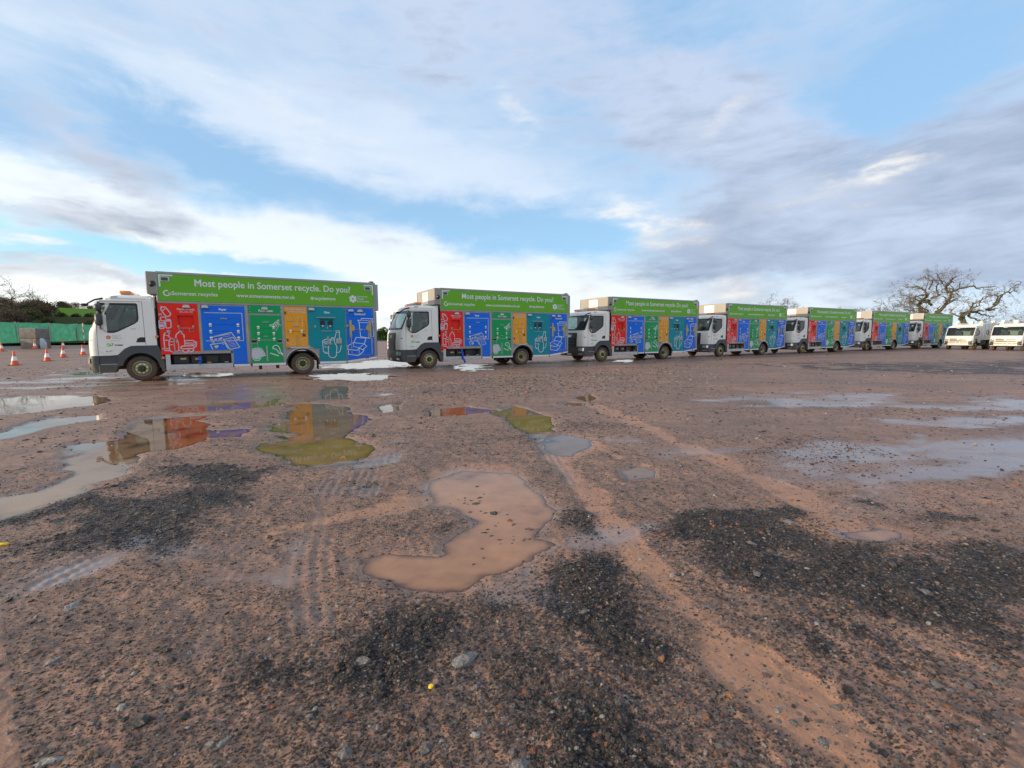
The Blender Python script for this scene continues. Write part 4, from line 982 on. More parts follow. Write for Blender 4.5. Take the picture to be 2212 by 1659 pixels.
def ground_fields(x, y):
    r = np.hypot(x, y)
    near = np.clip((14 - r) / 8, 0, 1)
    vnear = np.clip((6 - r) / 3.5, 0, 1)
    wx = fbm(x, y, .9, 4, 50) ; wy = fbm(x, y, .9, 4, 60)
    f1 = fbm(x, y, .5, 5, 3); f2 = fbm(x, y, 1.6, 3, 21)
    xw, yw = x + wx * .16, y + wy * .16
    # water bodies
    pud = np.zeros(x.shape); orng = np.zeros(x.shape)
    for k, poly in PUD.items():
        sc = max(.10, min(.5, PSIZE[k] * .14))
        d = masked(xw, yw, poly, 1.0, lambda a, b: poly_sd(a, b, poly)) + f1 * sc * (2.4 if k in 'nopqrv' else .9) + f2 * (sc * 1.6 if k in 'nopqrv' else 0)
        
        if k in 'guk': orng = np.maximum(orng, smooth((d + f1 * .3 + .34) / .60) * .70)
        pud = np.maximum(pud, smooth((d + sc * (-1.1 if k in 'opq' else -.5 if k in 'nrv' else 1.0 if k == 'g' else .50)) / (sc * (1.5 if k in 'gukhj' else .85))))
    # damp hollows between puddles
    wet = np.zeros(x.shape)
    for k, poly in WET.items():
        rr = math.sqrt(max(.1, np.ptp(np.array(poly)[:, 0]) * np.ptp(np.array(poly)[:, 1])))
        m_ = min(1.2, .15 + rr * .08)
        d = masked(xw, yw, poly, 2.5, lambda a, b: poly_sd(a, b, poly)) + (f2 + f1) * m_ * .9
        wet = np.maximum(wet, smooth((d + m_ * .4) / m_))
    sn = fbm(x * .45 + y * .25, y * 1.3 - x * .5, .9, 4, 77)
    wet *= np.clip(.60 + .25 * near + sn * 1.9 + f1 * .6, 0, 1)
    wet = np.maximum(wet, pud)
    dark = np.zeros(x.shape)
    for k, poly in DRK.items():
        rr = math.sqrt(max(.05, np.ptp(np.array(poly)[:, 0]) * np.ptp(np.array(poly)[:, 1])))
        m_ = min(.9, .08 + rr * .10)
        d = masked(xw, yw, poly, 2.0, lambda a, b: poly_sd(a, b, poly)) + (f1 * 1.3 + f2 * 1.2) * m_ * 2.0
        dark = np.maximum(dark, smooth((d + m_ * .7) / (m_ * 2.4)))
    dark = np.clip(dark * (.75 + f1 * 1.1) + smooth((f2 + f1 * .5 - .28) / .25) * .35 * near + np.clip((4.2 - r) / 3.0, 0, 1) * (.34 + f2 * .7 + f1 * .35), 0, 1)
    clay = np.zeros(x.shape); groove = np.zeros(x.shape)
    for k, (w, pts) in STR.items():
        P = np.array(pts); m = (x > P[:, 0].min() - 1) & (x < P[:, 0].max() + 1) & (y > P[:, 1].min() - 1) & (y < P[:, 1].max() + 1)
        if not m.any(): continue
        wk = .5 if k.startswith('clay') else .08
        b, lat, lon = stroke_uv(xw[m] * wk + x[m] * (1 - wk), yw[m] * wk + y[m] * (1 - wk), pts)
        inside = smooth((w * .66 - b + f1[m] * .16) / (w * .42))
        if k.startswith('clay'): clay[m] = np.maximum(clay[m], inside)
        else:
            endf = smooth(lon / .15)
            rid = (np.cos(lat / w * 2 * math.pi * 3.5) * .5 + np.cos((lon + np.abs(lat) * .5) / .055 * 2 * math.pi) * .45) * (.35 + 1.3 * np.clip(.5 + f1[m] * 1.3, 0, 1))
            groove[m] += inside * rid * endf; wet[m] = np.maximum(wet[m], inside * .55)
    clay = np.maximum(clay, orng); dark *= (1 - clay * .80)
    clay = np.clip(clay * (.95 + f1 * .8), 0, 1)
    rub = masked(xw, yw, RUB, 3, lambda a, b: poly_sd(a, b, RUB)); rub = smooth((rub + f2 * 1.2 + .3) / 1.0)
    return dict(r=r, near=near, vnear=vnear, f1=f1, f2=f2, pud=pud, wet=wet, dark=dark, clay=clay, groove=groove, rub=rub)


WATER = -0.010


def ground_height(x, y, F):
    flat = 1 - .75 * F['wet'] ; flat = flat * (1 - .6 * F['clay'])
    g = macro(x, y)
    h = .007 * F['f2'] + .010 * F['f1'] * flat
    m = F['near'] > 0
    h2 = np.zeros(x.shape)
    if m.any():
        xm, ym = x[m], y[m]
        a = fbm(xm, ym, .11, 3, 101); h2[m] = a * (.011 + .008 * F['dark'][m]) * F['near'][m]
        mv = F['vnear'] > 0
        b = fbm(x[mv], y[mv], .028, 2, 140); h2[mv] += b * (.006 + .007 * F['dark'][mv]) * F['vnear'][mv]
    h = h + h2 * flat
    h = h + F['groove'] * .0050 - .007 * F['clay'] + .012 + .018 * F['rub'] * (F['f1'] + .4)
    h = h * (1 - F['pud']) + F['pud'] * (WATER - .0030 - .009 * F['pud'] ** 2 + h2 * .45 + .010 * np.clip(F['f1'] + F['f2'] * .6 - .12, 0, 1) * 2)
    w = (F['wet'] - F['pud']).clip(0, 1)
    h = h - w * .011
    far = np.clip((F['r'] - 30) / 60, 0, 1)
    return g + h * (1 - far * .6)


def make_ground():
    a_d = np.linspace(-66, 66, 760); a_c = np.linspace(66, 294, 60)[1:-1]
    ang = np.radians(np.concatenate([a_d, a_c]))
    r = np.concatenate([np.geomspace(.35, 1.0, 14)[:-1], np.geomspace(1.0, 14, 520)[:-1], np.geomspace(14, 75, 210)[:-1], np.geomspace(75, 3500, 50)])
    A, RR = np.meshgrid(ang, r)
    x = RR * np.sin(A); y = RR * np.cos(A) - .15
    x = x.ravel(); y = y.ravel()
    F = ground_fields(x, y)
    z = ground_height(x, y, F)
    nA, nR = len(ang), len(r)
    co = np.stack([x, y, z], 1)
    co = np.vstack([co, [[0, -.15, .01]]])
    i = np.arange(nR - 1)[:, None]; j = np.arange(nA)[None, :]; j2 = (j + 1) % nA
    quads = np.stack([(i * nA + j).ravel(), (i * nA + j2 + 0 * i).ravel(), ((i + 1) * nA + j2).ravel(), ((i + 1) * nA + j + 0 * j2).ravel()], 1)[:, ::-1]
    tri = np.stack([np.arange(nA), (np.arange(nA) + 1) % nA, np.full(nA, nR * nA)], 1)
    me = bpy.data.meshes.new('ground')
    nv = len(co); nq = len(quads); nt_ = len(tri)
    me.vertices.add(nv); me.vertices.foreach_set('co', co.astype(np.float32).ravel())
    me.loops.add(nq * 4 + nt_ * 3); me.polygons.add(nq + nt_)
    me.loops.foreach_set('vertex_index', np.concatenate([quads.ravel(), tri.ravel()]).astype(np.int32))
    ls = np.concatenate([np.arange(nq) * 4, nq * 4 + np.arange(nt_) * 3]).astype(np.int32)
    me.polygons.foreach_set('loop_start', ls)
    me.polygons.foreach_set('use_smooth', np.ones(nq + nt_, bool))
    me.update(calc_edges=True)
    c = np.zeros((nv, 4), np.float32)
    c[:-1, 0] = F['dark']; c[:-1, 1] = F['clay']; c[:-1, 2] = F['wet']; c[:, 3] = 1
    at = me.attributes.new('wear', 'FLOAT_COLOR', 'POINT'); at.data.foreach_set('color', c.ravel())
    return me


def ground_material():
    m = bpy.data.materials.new('wet_mud_and_gravel'); m.use_nodes = True
    nt = m.node_tree; b = nt.nodes['Principled BSDF']
    geo = nt.nodes.new('ShaderNodeNewGeometry'); v = geo.outputs['Position']
    at = nt.nodes.new('ShaderNodeAttribute'); at.attribute_name = 'wear'
    s_ = nt.nodes.new('ShaderNodeSeparateColor'); nt.links.new(at.outputs['Color'], s_.inputs[0])
    dark, clay, wet = (N(nt, s_.outputs[i]) for i in range(3))
    big = noise(nt, v, .35, 5, .6, .4); mid = noise(nt, v, 3.0, 7, .62, .3); fin = noise(nt, v, 26.0, 6, .7); grit = noise(nt, v, 110.0, 3, .7)
    c = mixc(nt, (mid * 2.2 - .6).cl(), (.255, .126, .078), (.435, .238, .150))
    c = mixc(nt, (big * 4 - 1.6).cl() * .55, c, (.135, .085, .064))
    str_ = nt.nodes.new('ShaderNodeMapping'); str_.inputs['Rotation'].default_value = (0, 0, -.55); str_.inputs['Scale'].default_value = (.35, 1.6, 1); nt.links.new(v, str_.inputs['Vector'])
    sweep = noise(nt, str_.outputs[0], 1.1, 6, .65, .5)
    c = mixc(nt, (sweep * 4 - 1.75).cl() * .55, c, (.105, .068, .054))
    c = mixc(nt, (sweep * -4 + 1.65).cl() * .5, c, (.36, .215, .145))
    c = mixc(nt, (fin * 3.6 - 1.5).cl() * .75, c, (.090, .060, .048))
    g60 = noise(nt, v, 62.0, 4, .75)
    c = mixc(nt, (g60 * 6 - 3.2).cl() * .65, c, (.055, .042, .038))
    c = mixc(nt, (g60 * -6 + 2.5).cl() * .45, c, (.42, .30, .22))
    dk = mixc(nt, (grit * 3 - 1.2).cl(), (.016, .015, .016), (.060, .050, .048))
    c = mixc(nt, (dark * 1.2 + (fin - .5) * 1.8 + (grit - .5) * .9 + (mid - .5) * .5).ss(.22, .95) * .93, c, dk)
    cl_ = mixc(nt, (mid * 2 - .5).cl(), (.43, .205, .105), (.30, .160, .100))
    c = mixc(nt, (clay * 1.2 + (fin - .5) * .8).ss(.2, .9) * .92, c, cl_)
    c4n = noise(nt, v, 9.0, 4, .75, .2)
    c = mixc(nt, (c4n * 5 - 2.6).cl() * .55, c, (.060, .045, .040))
    c = mixc(nt, (c4n * -5 + 2.1).cl() * .40, c, (.40, .27, .20))
    # stones of many colours, pale chips
    vo = nt.nodes.new('ShaderNodeTexVoronoi'); vo.inputs['Scale'].default_value = 34.0; nt.links.new(v, vo.inputs['Vector'])
    vs = nt.nodes.new('ShaderNodeSeparateColor'); nt.links.new(vo.outputs['Color'], vs.inputs[0])
    vd = N(nt, vo.outputs['Distance']); vr = N(nt, vs.outputs[0]); vg = N(nt, vs.outputs[1]); vb = N(nt, vs.outputs[2])
    chip = (vr - .72).ss(0, .05) * (vd * -1 + .40).ss(0, .06)
    dry = (wet * -1 + 1.0).cl()
    stc = mixc(nt, vg, (.26, .19, .16), (.10, .085, .08))
    stc = mixc(nt, (vb - .85).ss(0, .05), stc, (.42, .16, .07))
    c = mixc(nt, chip * (dry * .5 + .3), c, stc)
    vo2 = nt.nodes.new('ShaderNodeTexVoronoi'); vo2.inputs['Scale'].default_value = 90.0; nt.links.new(v, vo2.inputs['Vector'])
    v2 = nt.nodes.new('ShaderNodeSeparateColor'); nt.links.new(vo2.outputs['Color'], v2.inputs[0])
    ch2 = (N(nt, v2.outputs[0]) - .86).ss(0, .04) * (N(nt, vo2.outputs['Distance']) * -1 + .38).ss(0, .08)
    c = mixc(nt, ch2 * dry * .8, c, mixc(nt, N(nt, v2.outputs[1]), (.40, .34, .28), (.20, .13, .10)))
    # soaked ground is darker
    c = mixc(nt, wet * .25, c, (.13, .082, .062))
    # turf and far fields beyond the yard
    sx = nt.nodes.new('ShaderNodeSeparateXYZ'); nt.links.new(v, sx.inputs[0])
    X, Y = N(nt, sx.outputs[0]), N(nt, sx.outputs[1])
    beyond = ((X + 11.4) * -.503 + (Y - 14.8) * .864 + (big - .5) * 8).ss(60, 70)
    c = mixc(nt, beyond, c, mixc(nt, mid, (.035, .060, .014), (.060, .070, .022)))
    nt.links.new(c, b.inputs['Base Color'])
    rg = (wet * -.34 + .66 + (mid - .5) * .35 + (fin - .5) * .2 + clay * -.08 + dark * .12).mx(.10).mn(.95)
    nt.links.new(rg.s, b.inputs['Roughness'])
    b.inputs['Specular IOR Level'].default_value = .3
    # film of water on the damp parts
    film = (wet * 1.0 + (mid - .5) * 1.6 + (big - .5) * 1.6 + (sweep - .5) * 2.2 + (fin - .5) * .8 - .30).ss(.1, .9) * .78 + .09
    nt.links.new(film.s, b.inputs['Coat Weight']); b.inputs['Coat Roughness'].default_value = .20; b.inputs['Coat IOR'].default_value = 1.33
    bp = nt.nodes.new('ShaderNodeBump'); bp.inputs['Distance'].default_value = .02
    hh = fin * .5 + grit * .18 + mid * .35 + (vd * -.6 + .3) * chip * .8
    st = (wet * -.75 + 1.0).mx(.15) * .8
    nt.links.new(st.s, bp.inputs['Strength']); nt.links.new(hh.s, bp.inputs['Height'])
    nt.links.new(bp.outputs[0], b.inputs['Normal'])
    bc = nt.nodes.new('ShaderNodeBump'); bc.inputs['Distance'].default_value = .012
    nt.links.new((st * .35).s, bc.inputs['Strength']); nt.links.new(hh.s, bc.inputs['Height'])
    nt.links.new(bc.outputs[0], b.inputs['Coat Normal'])
    return m


ground = link('ground', make_ground(), ground_material())
tag(ground, kind='structure')


def water_material(name, col, col2, clear):
    """muddy water: part of the light goes through to the bed, part is scattered by the silt, the surface mirrors"""
    m = bpy.data.materials.new(name); m.use_nodes = True
    nt = m.node_tree
    for n_ in list(nt.nodes): nt.nodes.remove(n_)
    out = nt.nodes.new('ShaderNodeOutputMaterial')
    geo = nt.nodes.new('ShaderNodeNewGeometry'); v = geo.outputs['Position']
    n1 = noise(nt, v, 1.6, 4, .6); n3 = noise(nt, v, 4.5, 5, .6, .3)
    c = mixc(nt, (n1 * 2.4 - .7).cl(), col, col2)
    df = nt.nodes.new('ShaderNodeBsdfDiffuse'); nt.links.new(c, df.inputs[0])
    tr = nt.nodes.new('ShaderNodeBsdfTransparent'); nt.links.new(mixc(nt, .35, (1, 1, 1), col), tr.inputs[0])
    mx = nt.nodes.new('ShaderNodeMixShader')
    da = nt.nodes.new('ShaderNodeAttribute'); da.attribute_name = 'depth'
    thick = (N(nt, da.outputs['Fac']).mx(0.0) * (-1.0 / clear)).ex()
    nt.links.new((thick + (n3 - .5) * .35).cl().s, mx.inputs[0]); nt.links.new(df.outputs[0], mx.inputs[1]); nt.links.new(tr.outputs[0], mx.inputs[2])
    gl = nt.nodes.new('ShaderNodeBsdfGlossy'); gl.inputs['Roughness'].default_value = .02
    bp = nt.nodes.new('ShaderNodeBump'); bp.inputs['Distance'].default_value = .002; bp.inputs['Strength'].default_value = .25
    n2 = noise(nt, v, 5.0, 3, .5); nt.links.new(n2.s, bp.inputs['Height']); nt.links.new(bp.outputs[0], gl.inputs['Normal'])
    fr = nt.nodes.new('ShaderNodeFresnel'); fr.inputs[0].default_value = 1.40
    m2 = nt.nodes.new('ShaderNodeMixShader')
    nt.links.new(fr.outputs[0], m2.inputs[0]); nt.links.new(mx.outputs[0], m2.inputs[1]); nt.links.new(gl.outputs[0], m2.inputs[2])
    nt.links.new(m2.outputs[0], out.inputs[0])
    return m


WM1 = water_material('murky_orange_water', (.50, .235, .115), (.40, .205, .110), .0085)
WM2 = water_material('murky_brown_water', (.36, .19, .080), (.26, .14, .070), .010)
for k, poly in PUD.items():
    P = np.array(poly, float); c = P.mean(0)
    # outward offset so the shore is where the ground rises through the surface
    area = sum(a[0] * b[1] - b[0] * a[1] for a, b in zip(poly, poly[1:] + poly[:1]))
    sg = 1 if area > 0 else -1
    if sg < 0: P = P[::-1]
    n = len(P); Q = []
    grow = .35 + PSIZE[k] * .05
    for i in range(n):
        e1 = P[i] - P[i - 1]; e2 = P[(i + 1) % n] - P[i]
        n1 = np.array([e1[1], -e1[0]]) / max(1e-6, np.hypot(*e1)); n2 = np.array([e2[1], -e2[0]]) / max(1e-6, np.hypot(*e2))
        mm = n1 + n2; mm = mm / max(.3, np.hypot(*mm)); Q.append(P[i] + mm * grow)
    # convex outline, so the sheet never folds
    Q = sorted(map(tuple, Q))
    def half(pts):
        out = []
        for p in pts:
            while len(out) >= 2 and (out[-1][0] - out[-2][0]) * (p[1] - out[-2][1]) - (out[-1][1] - out[-2][1]) * (p[0] - out[-2][0]) <= 0: out.pop()
            out.append(p)
        return out[:-1]
    H_ = half(Q) + half(Q[::-1])
    zc = float(np.mean([macro(np.array([p[0]]), np.array([p[1]]))[0] for p in H_]))
    off = (1 + list(PUD).index(k)) * .00003
    HP = np.array(H_); lo, hi = HP.min(0), HP.max(0); st_ = max(.028, max(hi - lo) / 130)
    gx, gy = np.meshgrid(np.arange(lo[0], hi[0], st_), np.arange(lo[1], hi[1], st_))
    shp = gx.shape; gx, gy = gx.ravel(), gy.ravel()
    ins = poly_sd(gx, gy, H_) > -st_
    dep = WATER + zc - off - ground_height(gx, gy, ground_fields(gx, gy))
    keep_ = (ins & (dep > -.012)).reshape(shp)
    q_ = keep_[:-1, :-1] & keep_[1:, :-1] & keep_[:-1, 1:] & keep_[1:, 1:]
    ii, jj = np.nonzero(q_); wd = shp[1]
    fq = np.stack([ii * wd + jj, ii * wd + jj + 1, (ii + 1) * wd + jj + 1, (ii + 1) * wd + jj], 1)
    used, inv = np.unique(fq, return_inverse=True); inv = inv.reshape(fq.shape)
    me = bpy.data.meshes.new('puddle')
    me.from_pydata(np.stack([gx[used], gy[used], np.full(len(used), WATER + zc - off)], 1).tolist(), [], inv.tolist())
    at = me.attributes.new('depth', 'FLOAT', 'POINT'); at.data.foreach_set('value', dep[used].astype(np.float32))
    tag(link('puddle', me, WM1 if k in 'guk' else WM2), kind='structure')


# ---------------------------------------------------------------- stones
def rock_mesh(name, seed, flat=.55, sub=1):
    rnd = random.Random(seed)
    bm = bmesh.new(); bmesh.ops.create_icosphere(bm, subdivisions=sub, radius=.5)
    for v_ in bm.verts:
        k = rnd.uniform(.72, 1.15); v_.co = Vector((v_.co.x * k * rnd.uniform(.9, 1.1), v_.co.y * k * .8, v_.co.z * k * flat))
    me = bpy.data.meshes.new(name); bm.to_mesh(me); bm.free(); return me


def stone_mat(name, a, b_, rough=.5):
    m = bpy.data.materials.new(name); m.use_nodes = True
    nt = m.node_tree; b = nt.nodes['Principled BSDF']
    oi = nt.nodes.new('ShaderNodeObjectInfo'); tc_ = nt.nodes.new('ShaderNodeTexCoord')
    rnd = N(nt, oi.outputs['Random'])
    n1 = noise(nt, tc_.outputs['Object'], 4.0, 5, .6)
    c = mixc(nt, rnd, a, b_)
    c = mixc(nt, (n1 * 2 - .6).cl() * .6, c, tuple(x * .5 for x in a))
    nt.links.new(c, b.inputs['Base Color']); b.inputs['Roughness'].default_value = rough
    bp = nt.nodes.new('ShaderNodeBump'); bp.inputs['Distance'].default_value = .08; nt.links.new(n1.s, bp.inputs['Height']); nt.links.new(bp.outputs[0], b.inputs['Normal'])
    return m


SM = [stone_mat('black_chippings', (.022, .021, .022), (.095, .075, .065), .5), stone_mat('brown_stone', (.15, .095, .072), (.24, .165, .135), .6),
      stone_mat('grey_stone', (.20, .18, .17), (.36, .32, .30), .6), stone_mat('orange_brick_chip', (.36, .12, .06), (.48, .25, .12), .6),
      stone_mat('pale_stone', (.50, .44, .38), (.66, .62, .56), .6)]
rs = np.random.RandomState(11)


def scatter(name, n, rmin, rmax, size, keep, mats, flat, amax=58, seed=0, sub=1, sink=.25, pw=1.0):
    """n small stones laid over the yard as instances"""
    r_ = rmin * (rmax / rmin) ** rs.rand(n) ** pw; a = np.radians(rs.uniform(-amax, amax, n))
    x = r_ * np.sin(a); y = r_ * np.cos(a)
    F = ground_fields(x, y)
    k = rs.rand(n) < keep(F); x, y = x[k], y[k]; F = {q: v_[k] for q, v_ in F.items()}
    z = ground_height(x, y, F)
    n = len(x)
    sz = size(n, F, np.hypot(x, y)); z = z + sz * flat * (.5 - sink) - sz * .1
    objs = []
    for i, mt in enumerate(mats):
        kk = rs.choice(len(mats), n, p=[w for w, _ in mats]) if i == 0 else kk
    for i, (w, mt) in enumerate(mats):
        q = kk == i
        if not q.any(): continue
        me = bpy.data.meshes.new(name); c = np.stack([x[q], y[q], z[q]], 1).astype(np.float32)
        me.vertices.add(len(c)); me.vertices.foreach_set('co', c.ravel())
        at = me.attributes.new('size', 'FLOAT', 'POINT'); at.data.foreach_set('value', sz[q].astype(np.float32)); me.update()
        rk = rock_mesh('stone_shape', seed + i, flat, sub); rk.materials.append(mt)
        ro = bpy.data.objects.new('stone_shape', rk)
        o = link(name, me, None); tag(o, kind='stuff')
        objs.append(o)
        ng = bpy.data.node_groups.new('scatter_stones', 'GeometryNodeTree')
        ng.interface.new_socket('Geometry', in_out='INPUT', socket_type='NodeSocketGeometry'); ng.interface.new_socket('Geometry', in_out='OUTPUT', socket_type='NodeSocketGeometry')
        gi = ng.nodes.new('NodeGroupInput'); go = ng.nodes.new('NodeGroupOutput')
        ip = ng.nodes.new('GeometryNodeInstanceOnPoints'); m2p = ng.nodes.new('GeometryNodeMeshToPoints')
        na = ng.nodes.new('GeometryNodeInputNamedAttribute'); na.data_type = 'FLOAT'; na.inputs['Name'].default_value = 'size'
        rv = ng.nodes.new('FunctionNodeRandomValue'); rv.data_type = 'FLOAT_VECTOR'
        rv.inputs[0].default_value = (-.35, -.35, 0); rv.inputs[1].default_value = (.35, .35, 6.28)
        oi = ng.nodes.new('GeometryNodeObjectInfo'); oi.inputs[0].default_value = ro
        ng.links.new(gi.outputs[0], m2p.inputs[0]); ng.links.new(m2p.outputs[0], ip.inputs['Points'])
        ng.links.new(oi.outputs['Geometry'], ip.inputs['Instance']); ng.links.new(rv.outputs[0], ip.inputs['Rotation'])
        ng.links.new(na.outputs[0], ip.inputs['Scale']); ng.links.new(ip.outputs[0], go.inputs[0])
        md = o.modifiers.new('scatter', 'NODES'); md.node_group = ng
    return objs


dryf = lambda F: 1 - F['wet'] * .9
scatter('dark_gravel', 260000, 1.1, 8.0, lambda n, F, r: (rs.gamma(2.0, .0026, n) + .0035) * (1 + r * .08), lambda F: np.clip(F['dark'] * 1.1 - .12, 0, 1) * (1 - F['pud']), [(.58, SM[0]), (.28, SM[1]), (.09, SM[2]), (.02, SM[3]), (.03, SM[4])], .55, 50, 10)
scatter('mud_gravel', 230000, 1.1, 7.0, lambda n, F, r: (rs.gamma(1.5, .0022, n) + .0030) * (1 + r * .09), lambda F: .6 * (1 - F['wet']) * (1 - F['clay'] * .9), [(.30, SM[0]), (.46, SM[1]), (.16, SM[2]), (.05, SM[3]), (.03, SM[4])], .5, 50, 30)
scatter('loose_stones', 9000, 1.1, 40.0, lambda n, F, r: (rs.gamma(1.6, .0055, n) + .008) * (1 + r * .09), lambda F: .8 * (1 - F['wet'] * .93) * (1 - F['clay'] * .8), [(.22, SM[0]), (.38, SM[1]), (.25, SM[2]), (.10, SM[3]), (.05, SM[4])], .45, 52, 50)
scatter('yard_stones', 30000, 5.0, 32.0, lambda n, F, r: (rs.gamma(1.8, .007, n) + .010) * (1 + (r - 5) * .05), lambda F: .75 * (1 - F['wet'] * .9) * np.clip(.45 + F['f2'] * 1.6 + F['rub'], 0, 1), [(.30, SM[0]), (.47, SM[1]), (.15, SM[2]), (.05, SM[3]), (.03, SM[4])], .5, 50, 90, pw=.8)
# rubble in front of the second truck
xs = None


def rubble(n, seed):
    P = np.array(RUB); x = rs.uniform(P[:, 0].min() - 2, P[:, 0].max() + 2, n); y = rs.uniform(P[:, 1].min() - 2, P[:, 1].max() + 2, n)
    d = poly_sd(x, y, RUB); k = d > -2.2 + rs.rand(n) ** .7 * 3.4; return x[k], y[k]


_old = scatter


def scatter_in(name, x, y, size, mats, flat, seed):
    F = ground_fields(x, y); k = F['pud'] < .3; x, y = x[k], y[k]
    z = ground_height(x, y, {q: v_[k] for q, v_ in F.items()}); n = len(x); sz = size(n)
    kk = rs.choice(len(mats), n, p=[w for w, _ in mats])
    return x, y, z, sz, kk


xr, yr = rubble(13000, 3)
xr, yr, zr, szr, kr = scatter_in('rubble', xr, yr, lambda n: rs.gamma(2.0, .020, n) + .018, [(.18, 0), (.60, 0), (.16, 0), (.06, 0)], .5, 5)
mb_store = [MB() for _ in range(4)]
rock_lo = [rock_mesh('stone_shape', 70 + i, .5, 1) for i in range(5)]
rock_dat = [([v_.co.copy() for v_ in m_.vertices], [tuple(p.vertices) for p in m_.polygons]) for m_ in rock_lo]
order = np.argsort(-szr / np.hypot(xr, yr))
pieces = []
for q, i in enumerate(order[:8000]):
    if q < 170: pieces.append((xr[i], yr[i], zr[i], szr[i] * 1.15, [0, 1, 2, 3][kr[i]])); continue
    vs, fs = rock_dat[q % 5]; a = rs.uniform(0, 6.28); c_, s_ = math.cos(a), math.sin(a); k_ = szr[i]
    mb_store[kr[i]].add([(xr[i] + (v_.x * c_ - v_.y * s_) * k_, yr[i] + (v_.x * s_ + v_.y * c_) * k_, zr[i] + v_.z * k_ - k_ * .02) for v_ in vs], fs)
for i, mb in enumerate(mb_store):
    tag(mb.build('rubble', SM[[0, 1, 2, 3][i]]), kind='stuff')
# single stones large enough to pick out, parts of the ground
big = [(-.2, 1.74, .155, 2), (-.62, 1.72, .075, 2), (-2.2, 2.15, .12, 2), (-.95, 1.36, .07, 2), (.34, 2.05, .055, 2), (.02, 1.27, .09, 2),
       (1.95, 3.1, .10, 2), (1.35, 2.4, .08, 2), (2.1, 2.2, .09, 2), (2.4, 1.9, .08, 2), (1.6, 1.6, .07, 2), (1.0, 1.35, .06, 2), (-1.2, 1.5, .065, 1), (-.75, 1.25, .07, 2),
       (-1.45, 1.3, .07, 4), (-1.9, 1.75, .07, 2), (-.5, 4.6, .07, 3), (-1.9, 5.0, .11, 3), (-.15, 3.35, .09, 0), (-.02, 3.2, .07, 3), (-.3, 3.55, .08, 1), (.6, 1.5, .05, 3),
       (1.5, 2.75, .07, 2), (.95, 2.1, .06, 2), (-1.15, 3.2, .06, 3), (-3.0, 4.2, .10, 0), (3.2, 2.4, .09, 2), (2.9, 2.9, .08, 2), (1.9, 1.35, .06, 4), (-2.6, 1.9, .07, 3)]
for x, y, s_, k in big: pieces.append((x, y, None, s_, k))
clod = [(-.36 + rs.randn() * .13, 3.30 + rs.randn() * .30, None, .018 + rs.gamma(2, .009), int(rs.choice([0, 1, 1]))) for _ in range(34)] + [(.0 + rs.randn() * .12, 2.95 + rs.randn() * .16, None, .014 + rs.gamma(2, .008), int(rs.choice([0, 1, 1]))) for _ in range(22)]
pieces += clod
for q in range(55):
    r_ = 1.3 * (9 / 1.3) ** rs.rand(); a = R(rs.uniform(-47, 47)); pieces.append((r_ * math.sin(a), r_ * math.cos(a), None, rs.uniform(.02, .04) * (1 + r_ * .10), int(rs.choice([0, 1, 2, 2, 3, 4]))))
variants = {}
for kind in range(5):
    for v_ in range(3):
        me = rock_mesh('stone', 200 + kind * 7 + v_, .38, 2); me.materials.append(SM[kind]); variants[kind, v_] = me
px = np.array([p[0] for p in pieces], float); py = np.array([p[1] for p in pieces], float)
PF = ground_fields(px, py); pz = ground_height(px, py, PF)
for i, (x, y, z, s_, k) in enumerate(pieces):
    o = bpy.data.objects.new('stone', variants[k, i % 3]); COL.objects.link(o); o.parent = ground
    o.location = (x, y, max(pz[i], WATER if PF['pud'][i] > .5 else -9) - s_ * .05); o.rotation_euler = (rs.uniform(-.2, .2), rs.uniform(-.2, .2), rs.uniform(0, 6.28))
    o.scale = (s_, s_ * rs.uniform(.7, 1), s_ * rs.uniform(.6, 1.1))


def gz(x, y):
    X = np.array([float(x)]); Y = np.array([float(y)]); return float(ground_height(X, Y, ground_fields(X, Y))[0])


# two scraps of yellow plastic
ym = mat('bright_yellow_plastic', (.85, .55, .01), .35)
mb = MB(); mb.tube([(-.036, 0, .010), (.036, 0, .010)], .010, 10); o = mb.build('plastic_scrap', ym, bevel=.004, smooth=True)
o.location = (-3.28, 2.80, gz(-3.28, 2.80)); o.rotation_euler = (0, 0, .2)
tag(o, 'bright yellow capsule-shaped plastic scrap on the dark gravel at left', 'litter')
mb = MB(); mb.lathe([(0, .007), (.009, .006), (.010, .0), (.0, -.004)], 10, 'z'); o = mb.build('yellow_litter', ym, smooth=True)
o.location = (-.31, 1.58, gz(-.31, 1.58) + .008)
tag(o, 'small round yellow plastic cap in the near gravel, below the big pale stone', 'litter')


# ---------------------------------------------------------------- traffic cones
def make_cone():
    r = empty('traffic_cone')
    mb = MB(); mb.lathe([(.0, .03), (.21, .03), (.175, .045), (.165, .05), (.115, .255)], 20, 'z'); mb.build('cone_body', M['conec'], r, smooth=True)
    mb = MB(); mb.lathe([(.072, .47), (.04, .66), (.036, .75), (.0, .755)], 20, 'z'); mb.build('cone_tip', M['conec'], r, smooth=True)
    mb = MB(); mb.lathe([(.1155, .250), (.118, .252), (.075, .47), (.071, .475)], 20, 'z'); mb.build('white_sleeve', M['conew'], r, smooth=True)
    mb = MB(); mb.plate([(-.225, 0), (.225, 0), (.225, .035), (-.225, .035)], -.225, .225); mb.build('base', M['black'], r, .012)
    return r


